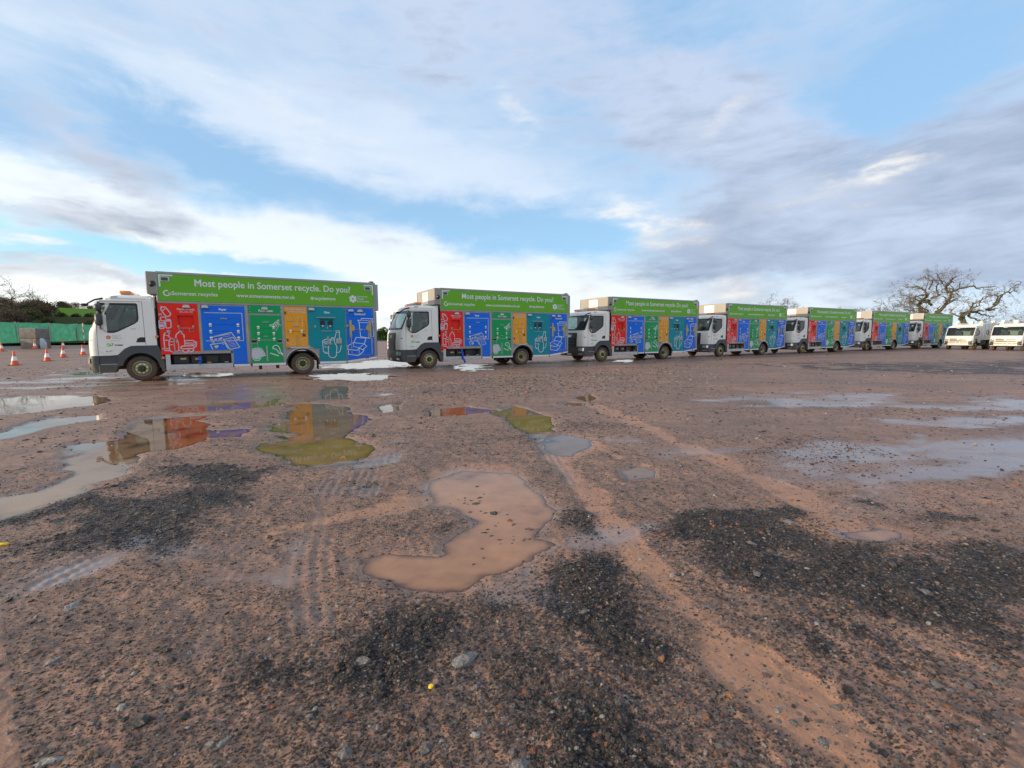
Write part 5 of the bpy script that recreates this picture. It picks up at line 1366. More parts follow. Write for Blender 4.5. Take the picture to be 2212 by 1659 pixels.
cone_lab = ['orange and white cone nearest the camera, left of the truck cab', 'orange and white cone second nearest, in front of the concrete blocks',
            'orange and white cone level with the cab, with another close behind it', 'cone partly hidden behind another cone, near the green netting',
            'cone standing against the concrete blocks', 'cone closest to the white nose of the first truck', 'cone at the left edge of the yard by the green netting']
cone_pos = [(-28.32 * .93, 25.92 * .93), (-28.3, 27.74), (-31.2, 31.69), (-43.02, 43.77), (-43.96, 42.09), (-32.47, 34.53), (-42.47, 37.98)]
cone_pos[0] = (-26.4, 24.16)
cones = [make_cone()]
index_children()
for i in range(1, 7): cones.append(copy_tree(cones[0]))
for o, (x, y), l in zip(cones, cone_pos, cone_lab):
    o.location = (x, y, gz(x, y) - .01); o.rotation_euler = (0, 0, random.uniform(0, 1.5))
    tag(o, l, 'traffic cone', 'traffic cones beside the first truck')

# ---------------------------------------------------------------- green netted fence
netm = mat('green_debris_netting', (.055, .25, .165), .75, var=.35, bump=.02, bscale=3)
netb = mat('turquoise_debris_netting', (.02, .32, .40), .75, var=.15)
for nm_ in (netm, netb):      # thin cloth: light comes through it
    t_ = nm_.node_tree; pb = t_.nodes['Principled BSDF']; ou = [n_ for n_ in t_.nodes if n_.type == 'OUTPUT_MATERIAL'][0]
    tl = t_.nodes.new('ShaderNodeBsdfTranslucent'); mi = t_.nodes.new('ShaderNodeMixShader'); mi.inputs[0].default_value = .4
    t_.links.new(pb.inputs['Base Color'].links[0].from_socket, tl.inputs[0])
    t_.links.new(pb.outputs[0], mi.inputs[1]); t_.links.new(tl.outputs[0], mi.inputs[2]); t_.links.new(mi.outputs[0], ou.inputs[0])
fr = empty('netted_fence', (-54, 50, 0.0))
tag(fr, 'temporary fence covered in green debris netting along the left edge of the yard', 'fence')
fp = [(-54.5, 36.0), (-54.2, 39.5), (-54.0, 43.0), (-54.0, 46.5), (-54.1, 50.0), (-54.1, 53.5), (-54.2, 57.0), (-54.0, 60.5), (-53.4, 64.0), (-52.5, 67.5), (-51.3, 71.0), (-49.6, 74.0)]
postm = mat('galvanised_post', (.36, .36, .33), .5, metal=.4)
for i in range(len(fp) - 1):
    (x0, y0), (x1, y1) = fp[i], fp[i + 1]
    z0, z1 = gz(x0, y0), gz(x1, y1)
    H0 = 2.55
    vs = []; fs = []; nx_, nz_ = 14, 8
    for a in range(nx_ + 1):
        for b in range(nz_ + 1):
            t = a / nx_; u = b / nz_
            sag = .05 * math.sin(t * math.pi) * u; wob = .05 * math.sin(t * 19 + i) * math.sin(u * 5 + t * 6) + .03 * math.sin(t * 41 + u * 3)
            vs.append((x0 + (x1 - x0) * t + wob + 54, y0 + (y1 - y0) * t - 50, z0 + (z1 - z0) * t + .08 + (H0 - .08 - sag) * u + .03 * math.sin(t * 9 + i) * (u > .9)))
    for a in range(nx_):
        for b in range(nz_): fs.append((a * (nz_ + 1) + b, a * (nz_ + 1) + b + 1, (a + 1) * (nz_ + 1) + b + 1, (a + 1) * (nz_ + 1) + b))
    mb = MB(); mb.add(vs, fs); mb.build('netting_sheet', netb if i == 8 else netm, fr, smooth=True)
    mb = MB(); X, Y = x0 + 54, y0 - 50
    lean = random.uniform(-.08, .08)
    mb.tube([(X + .10, Y, z0), (X + .10 + lean, Y, z0 + H0 + .05)], .035, 8); mb.tube([(X + .10, Y + .18, z0), (X + .10 - lean, Y + .16, z0 + H0)], .03, 8)
    mb.build('post', postm, fr)
    mb = MB(); mb.box(X - .12, X + .55, Y - .12, Y + .12, z0 - .02, z0 + .16); mb.build('fence_foot', M['black'], fr, .03)
# red and white poles beside the fence
pr = empty('striped_pole', (-50.5, 54.0, gz(-50.5, 54.0)))
tag(pr, 'red and white striped pole standing in front of the netting, left of the cab', 'pole')
for k in range(7):
    mb = MB(); mb.tube([(0, 0, .36 * k), (0, 0, .36 * k + .359)], .05, 8); mb.build('pole_band', M['conec'] if k % 2 else M['conew'], pr)
mb = MB(); mb.box(-.25, .25, -.25, .25, 0, .1); mb.build('base', M['black'], pr, .02)

# ---------------------------------------------------------------- concrete blocks
conm = mat('rough_cast_concrete', (.20, .185, .16), .85, var=.3, bump=.03, bscale=6, dirt=.4, zmax=1.4)
bx, by = -44.9, 43.1; bz = gz(bx, by)
for lev in range(2):
    mb = MB(); mb.box(-.72, .72, -.72, .72, 0, .96); o = mb.build('concrete_block', conm, bevel=.05)
    o.location = (bx, by, bz - .06 + lev * .965); o.rotation_euler = (0, 0, R(3 + lev * 2))
    tag(o, ('lower grey concrete block standing on the ground in front of the green netting', 'upper grey concrete block stacked on another in front of the green netting')[lev], 'concrete block', 'concrete blocks stacked by the fence')
mb = MB(); mb.plate([(-.32, 0), (.30, 0), (.36, .55), (.15, .98), (-.2, 1.0), (-.36, .4)], -.02, .02)
o = mb.build('leaning_sheet', mat('pale_weathered_sheet', (.55, .57, .60), .5, dirt=.4, var=.15), bevel=.005)
o.location = (bx + .84, by - .1, bz - .05); o.rotation_euler = (R(-6), 0, R(93))
tag(o, 'pale weathered sheet leaning against the right side of the lower concrete block', 'sheet')


# ---------------------------------------------------------------- hillside on the left
def hill(x, y):
    a = np.degrees(np.arctan2(x, y)); r = np.hypot(x, y)
    prof = np.interp(r, [62, 80, 110, 150, 200, 310, 400, 600, 900], [0.3, .9, 2.3, 5.8, 9.2, 16.2, 18.5, 17, 12])
    return prof * smooth((-a - 22) / 14) + .4


n1_, n2_ = 90, 60
aa = np.radians(np.linspace(-100, -18, n1_)); rr = np.geomspace(72, 900, n2_)
A_, R_ = np.meshgrid(aa, rr); hx = (R_ * np.sin(A_)).ravel(); hy = (R_ * np.cos(A_)).ravel()
hz = hill(hx, hy) + fbm(hx, hy, 30, 3, 5) * .8 * smooth((np.hypot(hx, hy) - 80) / 60)
me = bpy.data.meshes.new('hillside')
me.from_pydata([tuple(p) for p in np.stack([hx, hy, hz], 1)], [], [(j * n1_ + i, j * n1_ + i + 1, (j + 1) * n1_ + i + 1, (j + 1) * n1_ + i) for j in range(n2_ - 1) for i in range(n1_ - 1)])
hm = bpy.data.materials.new('pasture_and_scrub'); hm.use_nodes = True
nt = hm.node_tree; b = nt.nodes['Principled BSDF']; geo = nt.nodes.new('ShaderNodeNewGeometry')
sx = nt.nodes.new('ShaderNodeSeparateXYZ'); nt.links.new(geo.outputs['Position'], sx.inputs[0])
X, Y = N(nt, sx.outputs[0]), N(nt, sx.outputs[1]); rad = (X * X + Y * Y).pw(.5); azn = X._op('ARCTAN2', Y) * 57.29578
nn = noise(nt, geo.outputs['Position'], .05, 6, .6); nf = noise(nt, geo.outputs['Position'], .6, 6, .65)
field = (rad + (azn + 44) * 3.0).ss(163, 167) * (azn + (nn - .5) * 3).ss(-46.6, -45.6)
c = mixc(nt, nf, (.024, .032, .008), (.055, .052, .018))
c = mixc(nt, field, c, mixc(nt, nn, (.045, .125, .006), (.075, .165, .010)))
nt.links.new(c, b.inputs['Base Color']); b.inputs['Roughness'].default_value = 1.0; b.inputs['Specular IOR Level'].default_value = .05
o = link('hillside', me, hm); me.polygons.foreach_set('use_smooth', [True] * len(me.polygons)); tag(o, kind='structure')


def hillz(x, y): return float(hill(np.array([float(x)]), np.array([float(y)]))[0])


# ---------------------------------------------------------------- foliage, scrub and trees
def leaf_mat(name, a, b_, tr=.0):
    m = bpy.data.materials.new(name); m.use_nodes = True
    nt = m.node_tree; b = nt.nodes['Principled BSDF']
    geo = nt.nodes.new('ShaderNodeNewGeometry')
    n1 = N(nt, geo.outputs['Random Per Island'])
    nt.links.new(mixc(nt, n1, a, b_), b.inputs['Base Color']); b.inputs['Roughness'].default_value = .8
    b.inputs['Specular IOR Level'].default_value = .2
    return m


LM = dict(green=leaf_mat('hedge_leaves', (.022, .055, .010), (.060, .120, .018)), olive=leaf_mat('olive_scrub_leaves', (.055, .058, .020), (.110, .098, .038)),
          brown=leaf_mat('brown_winter_twigs', (.100, .066, .042), (.190, .125, .078)), rust=leaf_mat('rusty_winter_twigs', (.13, .070, .025), (.22, .120, .045)),
          dark=leaf_mat('dark_ivy_leaves', (.030, .040, .014), (.060, .066, .024)), moss=leaf_mat('grey_green_twigs', (.09, .075, .055), (.15, .12, .085)))


def cloud_of_leaves(mb, c, rad, n, size, rnd, shell=.35, lumps=6, thin=1.0):
    """small leaf and twig clumps filling a lumpy volume"""
    cs = [(Vector(c), Vector(rad))]
    for _ in range(lumps):
        u = Vector((rnd.gauss(0, 1), rnd.gauss(0, 1), abs(rnd.gauss(0, .8)))); u.normalize()
        cs.append((Vector(c) + Vector((u.x * rad[0] * .62, u.y * rad[1] * .62, u.z * rad[2] * .55)), Vector(rad) * rnd.uniform(.32, .55)))
    for _ in range(n):
        cc, rr_ = cs[0] if rnd.random() < .35 else rnd.choice(cs)
        u = Vector((rnd.gauss(0, 1), rnd.gauss(0, 1), rnd.gauss(0, 1))); u.normalize(); k = rnd.uniform(shell, 1.0) ** .6
        p = cc + Vector((u.x * rr_.x * k, u.y * rr_.y * k, u.z * rr_.z * k))
        if p.z < c[2] - rad[2] * .95: continue
        a = Vector((rnd.gauss(0, 1), rnd.gauss(0, 1), rnd.gauss(0, 1))).normalized() * size * rnd.uniform(.5, 1.3)
        b_ = a.orthogonal().normalized() * size * rnd.uniform(.3, .8) * thin
        mb.add([p - a * .5, p + b_ * .5, p + a * .5, p - b_ * .5], [(0, 1, 2, 3)])


def branch(mb, tw, p, d, L, r, depth, rnd, droop=0.0, spread=.7, kids=3, crook=.35, tmin=.012, twig=None):
    """one crooked limb that forks and forks again"""
    n = 5; pts = [p.copy()]; rs_ = [r]
    q = p.copy(); dd = d.copy()
    for i in range(n):
        dd = (dd + Vector((rnd.gauss(0, 1), rnd.gauss(0, 1), rnd.gauss(0, .8) + droop)) * crook).normalized()
        q = q + dd * (L / n); pts.append(q.copy()); rs_.append(max(tmin, r * (1 - .55 * (i + 1) / n)))
    (mb if r > .05 else tw).tube(pts, rs_, 6 if r > .12 else (4 if r > .04 else 3), cap=False)
    if depth == 0: return
    for k in range(kids + (1 if depth < 3 else 0)):
        i = rnd.choice([2, 3, 4, 5]) if k else 5
        base = pts[i]; dv = (pts[i] - pts[i - 1]).normalized()
        ax = Vector((rnd.gauss(0, 1), rnd.gauss(0, 1), rnd.gauss(0, .6) + .15)).normalized()
        nd = (dv + ax * spread * rnd.uniform(.6, 1.3)).normalized()
        branch(mb, tw, base, nd, L * rnd.uniform(.52, .80), rs_[i] * .78, depth - 1, rnd, droop, spread, kids, crook, tmin, twig)


barkm = mat('mossy_oak_bark', (.085, .070, .036), .9, var=.35, bump=.05, bscale=8)
twigm = mat('oak_twigs', (.105, .082, .055), .9, var=.3)
barkd = mat('dark_bark', (.07, .055, .04), .9, var=.3)


def limb_tree(name, base, limbs, seed, label, depth=3, r0=.55, tw_r=.022, scale=1.0, kids=2, spread=.75, crook=.30, blen=3.0, group=None):
    """tree whose main limbs follow given polylines (metres, relative to the base)"""
    rnd = random.Random(seed); t = empty(name, base); mb, tw = MB(), MB()
    for r_a, r_b, pts in limbs:
        pts = [Vector(p) for p in pts]; fine_ = []
        for a, b_ in zip(pts, pts[1:]):
            for k in range(4):
                q = a.lerp(b_, k / 4); fine_.append(q + (Vector((rnd.gauss(0, 1), rnd.gauss(0, 1), rnd.gauss(0, 1))) * .06 * (a - b_).length if k else Vector()))
        fine_.append(pts[-1]); n = len(fine_)
        rad = [(r_a + (r_b - r_a) * i / (n - 1)) * .78 for i in range(n)]
        mb.tube(fine_, rad, 8, cap=False)
        if r_a > r0 * .95: continue
        for i in range(3, n):
            for _ in range(1 if i % 2 or i > n - 3 else 0):
                d = (fine_[i] - fine_[i - 1]).normalized()
                nd = (d * .7 + Vector((rnd.gauss(0, 1), rnd.gauss(0, 1), rnd.gauss(0, .7) + .25)) * spread).normalized()
                branch(mb, tw, fine_[i], nd, blen * rnd.uniform(.6, 1.2) * (1.2 - .4 * i / n), rad[i] * .55, depth, rnd, .02, .8, kids, crook, tw_r)
    mb.build('trunk', barkm, t, smooth=True)
    tw.build('crown', twigm, t)
    tag(t, label, 'tree', group)
    return t


def px_limb(cx, cy, Z, pts, seed, spreadz=1.5):
    """limbs given as offsets (right, up) in metres at the tree, with depth wandering at random"""
    rnd = random.Random(seed); dz_ = 0; out = []
    for i, (u, w) in enumerate(pts):
        dz_ += rnd.uniform(-1, 1) * spreadz if i else 0
        out.append((u * .97, dz_, w))
    return out


def zl(ox, oy, k, pts):   # sketch units to metres
    return [((x - ox) * k, (oy - y) * k) for x, y in pts]


kA = 85 / 1110.3 / 5.027 * .98
LA = lambda pts, s: px_limb(0, 0, 0, zl(1065, 990, kA, pts), s)
oakA = limb_tree('oak_tree', (77.8, 85, .5), [
    (.75, .55, LA([(1065, 1000), (1070, 850), (1062, 705)], 1)),
    (.42, .10, LA([(1062, 705), (1020, 640), (1045, 560), (1035, 480), (1000, 430), (1000, 370), (940, 320), (850, 330)], 2)),
    (.40, .09, LA([(1062, 705), (1110, 640), (1180, 560), (1205, 480), (1235, 410), (1180, 370), (1165, 300), (1080, 260)], 3)),
    (.26, .08, LA([(1235, 410), (1290, 395), (1380, 350), (1480, 375), (1600, 360)], 4)),
    (.20, .07, LA([(1235, 410), (1240, 340), (1310, 290), (1420, 260), (1520, 270)], 5)),
    (.20, .06, LA([(1165, 300), (1180, 240), (1220, 190), (1200, 165)], 6)),
    (.28, .07, LA([(1045, 560), (960, 500), (870, 540), (780, 500), (700, 450)], 7)),
    (.22, .06, LA([(1035, 480), (1080, 450), (1130, 360), (1080, 300), (1040, 240)], 8)),
    (.30, .07, LA([(1062, 705), (980, 650), (880, 680), (800, 660), (700, 620)], 9)),
    (.20, .06, LA([(1110, 640), (1250, 560), (1330, 500), (1400, 480)], 10)),
    (.20, .05, LA([(1020, 640), (940, 600), (860, 560), (780, 430), (700, 440)], 11)),
    (.20, .05, LA([(1000, 430), (930, 440), (850, 460), (760, 480)], 12)),
    (.18, .05, LA([(1000, 370), (960, 280), (900, 220), (840, 260)], 14)),
], 5, 'large bare winter oak with a wide twisted crown behind the far trucks', depth=4, blen=1.45, tw_r=.011, kids=2)
kB = 80 / 1110.3 / 5.027 * .98
LB = lambda pts, s: px_limb(0, 0, 0, zl(1345, 985, kB, pts), s, 1.2)
limb_tree('oak_tree', (77.8, 79, .5), [
    (.60, .50, LB([(1345, 1000), (1340, 850), (1330, 735)], 1)),
    (.46, .20, LB([(1330, 735), (1400, 690), (1500, 650), (1620, 620)], 2)),
    (.22, .06, LB([(1620, 620), (1700, 560), (1740, 480), (1780, 420), (1880, 400), (1960, 410)], 3)),
    (.16, .05, LB([(1700, 560), (1760, 440), (1800, 360), (1880, 310)], 4)),
    (.20, .05, LB([(1620, 620), (1720, 620), (1800, 600), (1880, 590)], 5)),
    (.22, .06, LB([(1400, 690), (1480, 590), (1560, 540), (1640, 500), (1700, 450)], 6)),
    (.20, .06, LB([(1330, 735), (1380, 640), (1440, 570), (1500, 470), (1600, 440)], 7)),
    (.22, .06, LB([(1335, 780), (1250, 700), (1190, 640), (1200, 590)], 8)),
    (.20, .05, LB([(1400, 690), (1500, 740), (1600, 780), (1700, 800)], 9)),
    (.18, .05, LB([(1500, 650), (1600, 680), (1680, 700), (1780, 690)], 10)),
], 8, 'bare oak leaning right with a long low limb, beside the largest oak', depth=4, blen=1.25, tw_r=.011)


def simple_tree(x, y, z, h, w, seed, label, name='bare_tree', depth=4, group=None, tr=.22, bark=None):
    rnd = random.Random(seed); t = empty(name, (x, y, z)); mb, tw = MB(), MB()
    mb.tube([(0, 0, -.5), (.1, 0, h * .14), (.0, .1, h * .30)], [tr * 1.3, tr, tr * .8], 8, cap=False)
    for k in range(6):
        a = 2 * math.pi * k / 6 + rnd.uniform(-.4, .4); v_ = rnd.uniform(.55, 1.3)
        branch(mb, tw, Vector((0, .1, h * (.22 + .02 * k))), Vector((math.cos(a) * w / h, math.sin(a) * w / h, v_)).normalized(), h * .34 * rnd.uniform(.8, 1.15), tr * .55, depth, rnd, .04, .62, 3, .26, .016)
    mb.build('trunk', bark or barkd, t, smooth=True); tw.build('crown', twigm, t)
    tag(t, label, 'tree', group)
    return t


simple_tree(53.6, 95, .5, 9.5, 8.0, 3, 'bare tree with a domed crown showing above the fourth truck')
simple_tree(58.5, 97, .5, 7.6, 5.0, 4, 'lower bare tree right of the domed one, above the gap after the fourth truck', depth=4)
simple_tree(63.5, 92, .5, 6.8, 6.0, 14, 'thin twiggy tree rising just above the fifth truck', depth=4)
simple_tree(73.2, 90, .5, 8.2, 8.5, 6, 'spreading bare oak showing above the gap before the sixth truck', 'oak_tree', 4, tr=.3)
simple_tree(81.5, 93, .5, 10.0, 8.5, 9, 'bare oak behind the left side of the largest oak crown', 'oak_tree', 4, tr=.3)
simple_tree(101.5, 84, .5, 4.2, 4.0, 12, 'bare tree at the right edge behind the small trucks', 'bare_tree', 4, tr=.2)


def bush(name, x, y, z, rad, n, size, lm, seed, label, cat, group=None, thin=1.0, lumps=7):
    rnd = random.Random(seed); t = empty(name, (x, y, z)); mb = MB()
    cloud_of_leaves(mb, (0, 0, rad[2] * .8), rad, n, size, rnd, lumps=lumps, thin=thin)
    mb.build('crown', LM[lm], t)
    mb = MB()
    for k in range(5):
        a = rnd.uniform(0, 6.28); mb.tube([(0, 0, -.3), (math.cos(a) * rad[0] * .2, math.sin(a) * rad[1] * .2, rad[2] * .5), (math.cos(a) * rad[0] * .5, math.sin(a) * rad[1] * .5, rad[2] * 1.2)], [.12, .08, .03], 5)
    mb.build('trunk', barkd, t)
    tag(t, label, cat, group)
    return t


bush('rusty_willow', 92.0, 80.5, .4, (7.5, 3.5, 3.6), 9000, .30, 'rust', 1, 'rounded rusty-brown leafless bush behind the small white trucks', 'bush', thin=.25)
bush('scrub_bush', 80.5, 74, .4, (8, 2.5, 1.9), 4500, .30, 'brown', 2, 'low brown scrub left of the rusty bush, under the oaks', 'bush', thin=.35)
bush('scrub_bush', 105.0, 80, .4, (6, 2.5, 2.6), 3000, .32, 'brown', 3, 'dark brown scrub at the right edge beyond the small trucks', 'bush', thin=.35)
for i in range(6):
    x = 30 + i * 9; bush('hedge_section', x, 96, .4, (6, 1.6, 1.9), 1800, .35, 'brown', 20 + i, 'brown winter hedge beyond the row of trucks', 'hedge', 'brown hedge beyond the trucks', thin=.4)


# green and brown hedges seen between the first two trucks
def hedge(name, x0, y0, x1, y1, z, h, d, n, size, lm, seed, label):
    rnd = random.Random(seed); t = empty(name, (x0, y0, z)); mb = MB()
    for k in range(n):
        u = rnd.random(); top = h * (.86 + .18 * math.sin(u * 23) * math.sin(u * 61 + 1) + .05 * rnd.random())
        w = rnd.random() ** .6 * top
        p = Vector(((x1 - x0) * u + rnd.gauss(0, .1), (y1 - y0) * u + rnd.uniform(-d, d) * (1 - .5 * w / h), w))
        a = Vector((rnd.gauss(0, 1), rnd.gauss(0, 1), rnd.gauss(0, 1))).normalized() * size * rnd.uniform(.5, 1.3); b_ = a.orthogonal().normalized() * size * rnd.uniform(.3, .8)
        mb.add([p - a * .5, p + b_ * .5, p + a * .5, p - b_ * .5], [(0, 1, 2, 3)])
    mb.build('foliage', LM[lm], t)
    mb = MB()
    for k in range(14):
        u = (k + .5) / 14; mb.tube([((x1 - x0) * u, (y1 - y0) * u, -.3), ((x1 - x0) * u + .2, (y1 - y0) * u, h * .8)], [.1, .04], 5)
    tag(mb.build('stems', barkd, t), kind='stuff')
    tag(t, label, 'hedge')


hedge('bramble_hedge', -50, 113, -14, 121, .55, 2.9, 1.4, 16000, .42, 'green', 1, 'dense green bramble hedge in the gap between the first two trucks')
hedge('winter_hedge', -60, 134, -14, 140, .9, 3.6, 1.4, 9000, .42, 'rust', 2, 'brown leafless hedge rising just above the green hedge between the first two trucks')

# scrub and trees on the hill, one by one
rnd = random.Random(42)
hv = []
for i, (lm, n, sz_, th) in enumerate((('olive', 1500, .62, .8), ('brown', 1500, .62, .35), ('dark', 1500, .60, .9), ('brown', 1300, .55, .4))):
    t = bush('hill_tree', 0, 0, 0, (3.2, 3.2, 2.9), n, sz_, lm, 60 + i, 'x', 'tree', thin=th); hv.append(t)
index_children()
first = [True] * 4
spots = []
for i in range(84):      # dense wood on the left shoulder
    a = rnd.uniform(-54, -45.4); r_ = rnd.uniform(118, 175); spots.append((a, r_, rnd.uniform(.55, .98), rnd.choice([0, 1, 1, 2, 3, 3]), 0))
for i in range(34):      # skyline behind the field
    a = -49.8 + i * .55 + rnd.uniform(-.3, .3); spots.append((a, rnd.uniform(325, 345), rnd.uniform(.75, 1.25), rnd.choice([0, 1, 1, 3]), 1))
for i in range(22):      # hedge below the field
    a = -52 + i * .95; spots.append((a, 158 - (a + 44) * 3.0 * 0, rnd.uniform(.28, .42), rnd.choice([0, 2, 0]), 2))
for i in range(16):
    a = rnd.uniform(-50, -36); spots.append((a, rnd.uniform(100, 140), rnd.uniform(.3, .45), rnd.choice([0, 0, 1]), 3))
hl = [('tree in the brown winter wood on the left shoulder of the hill', 'wood on the left shoulder of the hill'), ('small tree on the skyline above the bright green field', 'trees on the skyline above the field'),
      ('low shrub in the dark hedge along the bottom of the green field', 'hedge shrubs below the field'), ('scrub bush on the rough slope between netting and field', 'scrub on the rough slope')]
for a, r_, s_, k, g in spots:
    o = hv[k] if first[k] else copy_tree(hv[k]); first[k] = False
    x, y = r_ * math.sin(R(a)), r_ * math.cos(R(a))
    o.location = (x, y, hillz(x, y) - .5); o.scale = (s_ * rnd.uniform(.9, 1.3), s_, s_ * rnd.uniform(.8, 1.15)); o.rotation_euler = (0, 0, rnd.uniform(0, 6))
    tag(o, hl[g][0], 'tree' if g < 2 else 'shrub', hl[g][1])
# thin bare trees standing above the wood
for i, (a, r_, h) in enumerate(((-48.6, 135, 10.0), (-47.4, 150, 7.5), (-50.2, 140, 9), (-46.0, 165, 6.5))):
    x, y = r_ * math.sin(R(a)), r_ * math.cos(R(a))
    simple_tree(x, y, hillz(x, y), h * 1.1, h * .8, 30 + i, ['tallest bare tree on the hill at the left edge of the photo', 'bare tree above the concrete blocks on the hill', 'bare tree on the hill just beyond the left edge', 'small bare tree left of the green field'][i], depth=3)

# ---------------------------------------------------------------- the row of recycling trucks
truck = make_recycling_truck()
index_children()
TR = [(-11.3871, 14.8088, .5212), (-3.1126, 20.0882, .5138), (5.3991, 24.8615, .5053), (14.182, 30.1237, .5311), (22.5877, 34.8322, .4994), (31.7723, 40.3342, .4922), (40.6368, 45.1501, .5105)]
TL = ['white recycling truck with coloured doors at the left end of the row, nearest the camera', 'second recycling truck from the left, long blue strap hanging under its red door',
      'third recycling truck from the left, middle of the photo, rubble in front of it', 'fourth recycling truck from the left, bare domed tree above its roof',
      'fifth recycling truck from the left, between the domed tree and the oaks', 'sixth recycling truck from the left, next to last of the row', 'last recycling truck on the right, its rear hidden by a small white truck']
trucks = [truck] + [copy_tree(truck) for _ in range(6)]
for o, (x, y, a), l in zip(trucks, TR, TL):
    o.location = (x, y, .006); o.rotation_euler = (0, 0, a)
    tag(o, l, 'recycling truck', 'recycling trucks parked in a row')
for i, pts in ((0, [(1.02, .06, .74), (1.05, .0, .62), (1.00, -.01, .50)]), (1, [(.98, .04, .80), (1.03, -.02, .62), (1.0, -.03, .45), (1.10, -.03, .28), (1.13, -.04, .20)])):
    mb = MB(); mb.tube(pts, .045, 6); mb.build('blue_strap', M['bluec'], trucks[i], smooth=True)


# ---------------------------------------------------------------- small white trucks
def make_small_truck():
    root = empty('small_truck')
    P = lambda name, mb, m, bevel=0.0, smooth=False, par=root: mb.build(name, m, par, bevel, smooth)
    yc, yh = 1.0, .97
    tb = [(.30, -.02), (.45, -.07), (.9, -.08), (1.15, -.04), (1.28, .02), (1.6, .20), (1.98, .44), (2.05, .50)]
    kw = dict(yc=yc, yh=yh, rc=.18, bow=.05, rx=.14)
    ys = ysamples(yc, yh, .18, 5, (.12, 1.88)); zs = [.62, .8, 1.0, 1.15, 1.28, 1.5, 1.75, 1.98, 2.04]
    mb = cab_front('cab', None, root, zs, ys, (.12, 1.88, 1.28, 1.98), .55, tab=tb, **kw)
    roof_dome(mb, 2.04, .12, .25, .10, ys, 1.75, tab=tb, **kw)
    W = [(.36, 1.32), (1.05, 1.22), (1.12, 1.3), (1.12, 1.86), (1.05, 1.92), (.66, 1.92)]
    side = [(.02, .62), (.22, .62), (.30, .80), (.55, 1.0), (.95, 1.0), (1.15, .78), (1.2, .62), (1.75, .62), (1.75, 2.045), (.55, 2.045), (.36, 1.7), (.16, 1.28), (.08, 1.0)]
    mb.plate(side, .028, .06, [W]); mb.plate(side, 1.94, 1.972, [W]); mb.box(1.72, 1.75, .06, 1.94, .7, 2.05)
    cab = P('cab', mb, M['cream'], smooth=True)
    for yy in (.040, 1.955):
        mb = MB(); mb.plate(W, yy, yy + .005); P('side_window', mb, M['glass'], par=cab)
    mb = MB(); patch(mb, .10, 1.90, 1.27, 1.99, -.006, 14, 5, tab=tb, **kw); P('windscreen', mb, M['glass'], smooth=True, par=cab)
    mb = MB(); patch(mb, .12, 1.88, 1.255, 1.30, .006, 12, 1, tab=tb, **kw)
    patch(mb, .08, .14, 1.26, 2.0, .006, 2, 4, tab=tb, **kw); patch(mb, 1.86, 1.92, 1.26, 2.0, .006, 2, 4, tab=tb, **kw); patch(mb, .12, 1.88, 1.965, 2.0, .006, 12, 1, tab=tb, **kw); P('screen_surround', mb, M['black'], par=cab)
    mb = MB(); patch(mb, .92, 1.08, 1.93, 1.965, .008, 2, 1, tab=tb, **kw); P('red_sticker', mb, M['redlens'], par=cab)
    mb = MB(); patch(mb, 1.08, 1.32, 1.93, 1.96, .008, 2, 1, tab=tb, **kw); P('white_sticker', mb, M['print'], par=cab)
    mb = MB()
    for y in (.45, 1.15): mb.tube([(frontx(y, 1.29, .03, tb, yc, yh), y, 1.27), (frontx(y + .4, 1.36, .03, tb, yc, yh), y + .45, 1.34)], .012, 5)
    P('wiper', mb, M['black'], par=cab)
    # face: grille slots, lamps, bumper
    for y0, y1, z0, z1 in ((.40, .94, .91, 1.01), (1.06, 1.60, .91, 1.01), (.42, 1.58, .785, .855)):
        mb = MB(); patch(mb, y0, y1, z0, z1, .006, 6, 1, tab=tb, **kw); P('grille_slot', mb, M['black'], par=cab)
    mb = MB()
    for k in range(3):      # the three-lozenge mark between the upper slots
        a = R(90 + 120 * k); d = Vector((math.cos(a), math.sin(a))); n_ = Vector((-d.y, d.x))
        qs = [Vector((0, 0)), d * .035 + n_ * .022, d * .07, d * .035 - n_ * .022]
        mb.add([(frontx(1.0 - q_.x, .95 + q_.y, .02, tb, yc, yh), 1.0 - q_.x, .96 + q_.y) for q_ in qs], [(0, 1, 2, 3)])
    P('maker_mark', mb, M['silver'], par=cab)
    mb = MB(); patch(mb, .1, 1.9, 1.10, 1.112, .006, 12, 1, tab=tb, **kw); P('panel_gap', mb, M['ink'], par=cab)
    for y0, y1 in ((.05, .33), (1.67, 1.95)):
        mb = MB(); patch(mb, y0, y1, .80, .99, .012, 6, 3, tab=tb, **kw); P('headlight', mb, M['lens'], smooth=True)
        mb = MB(); patch(mb, y0 + .02, y1, .60, .68, .035, 6, 2, tab=tb, **kw); P('fog_light', mb, M['lens'], smooth=True)
    mb = cab_front('bumper', None, root, [.40, .44, .55, .68, .735, .74], ys, None, .20, tab=[(.3, -.06), (.45, -.11), (.8, -.12)], **kw); P('bumper', mb, M['cream'], smooth=True)
    mb = MB()
    t2 = [(.3, -.06), (.45, -.11), (.8, -.12)]
    patch(mb, .30, .85, .60, .65, .008, 5, 1, tab=t2, **kw); patch(mb, 1.15, 1.70, .60, .65, .008, 5, 1, tab=t2, **kw); patch(mb, .92, 1.10, .60, .66, .008, 2, 1, tab=t2, **kw); patch(mb, .0, 2.0, .742, .775, -.01, 12, 1, tab=t2, **kw)
    patch(mb, .06, .30, .45, .74, .006, 4, 1, tab=t2, **kw); patch(mb, 1.70, 1.94, .45, .74, .006, 4, 1, tab=t2, **kw); P('bumper_slot', mb, M['black'])
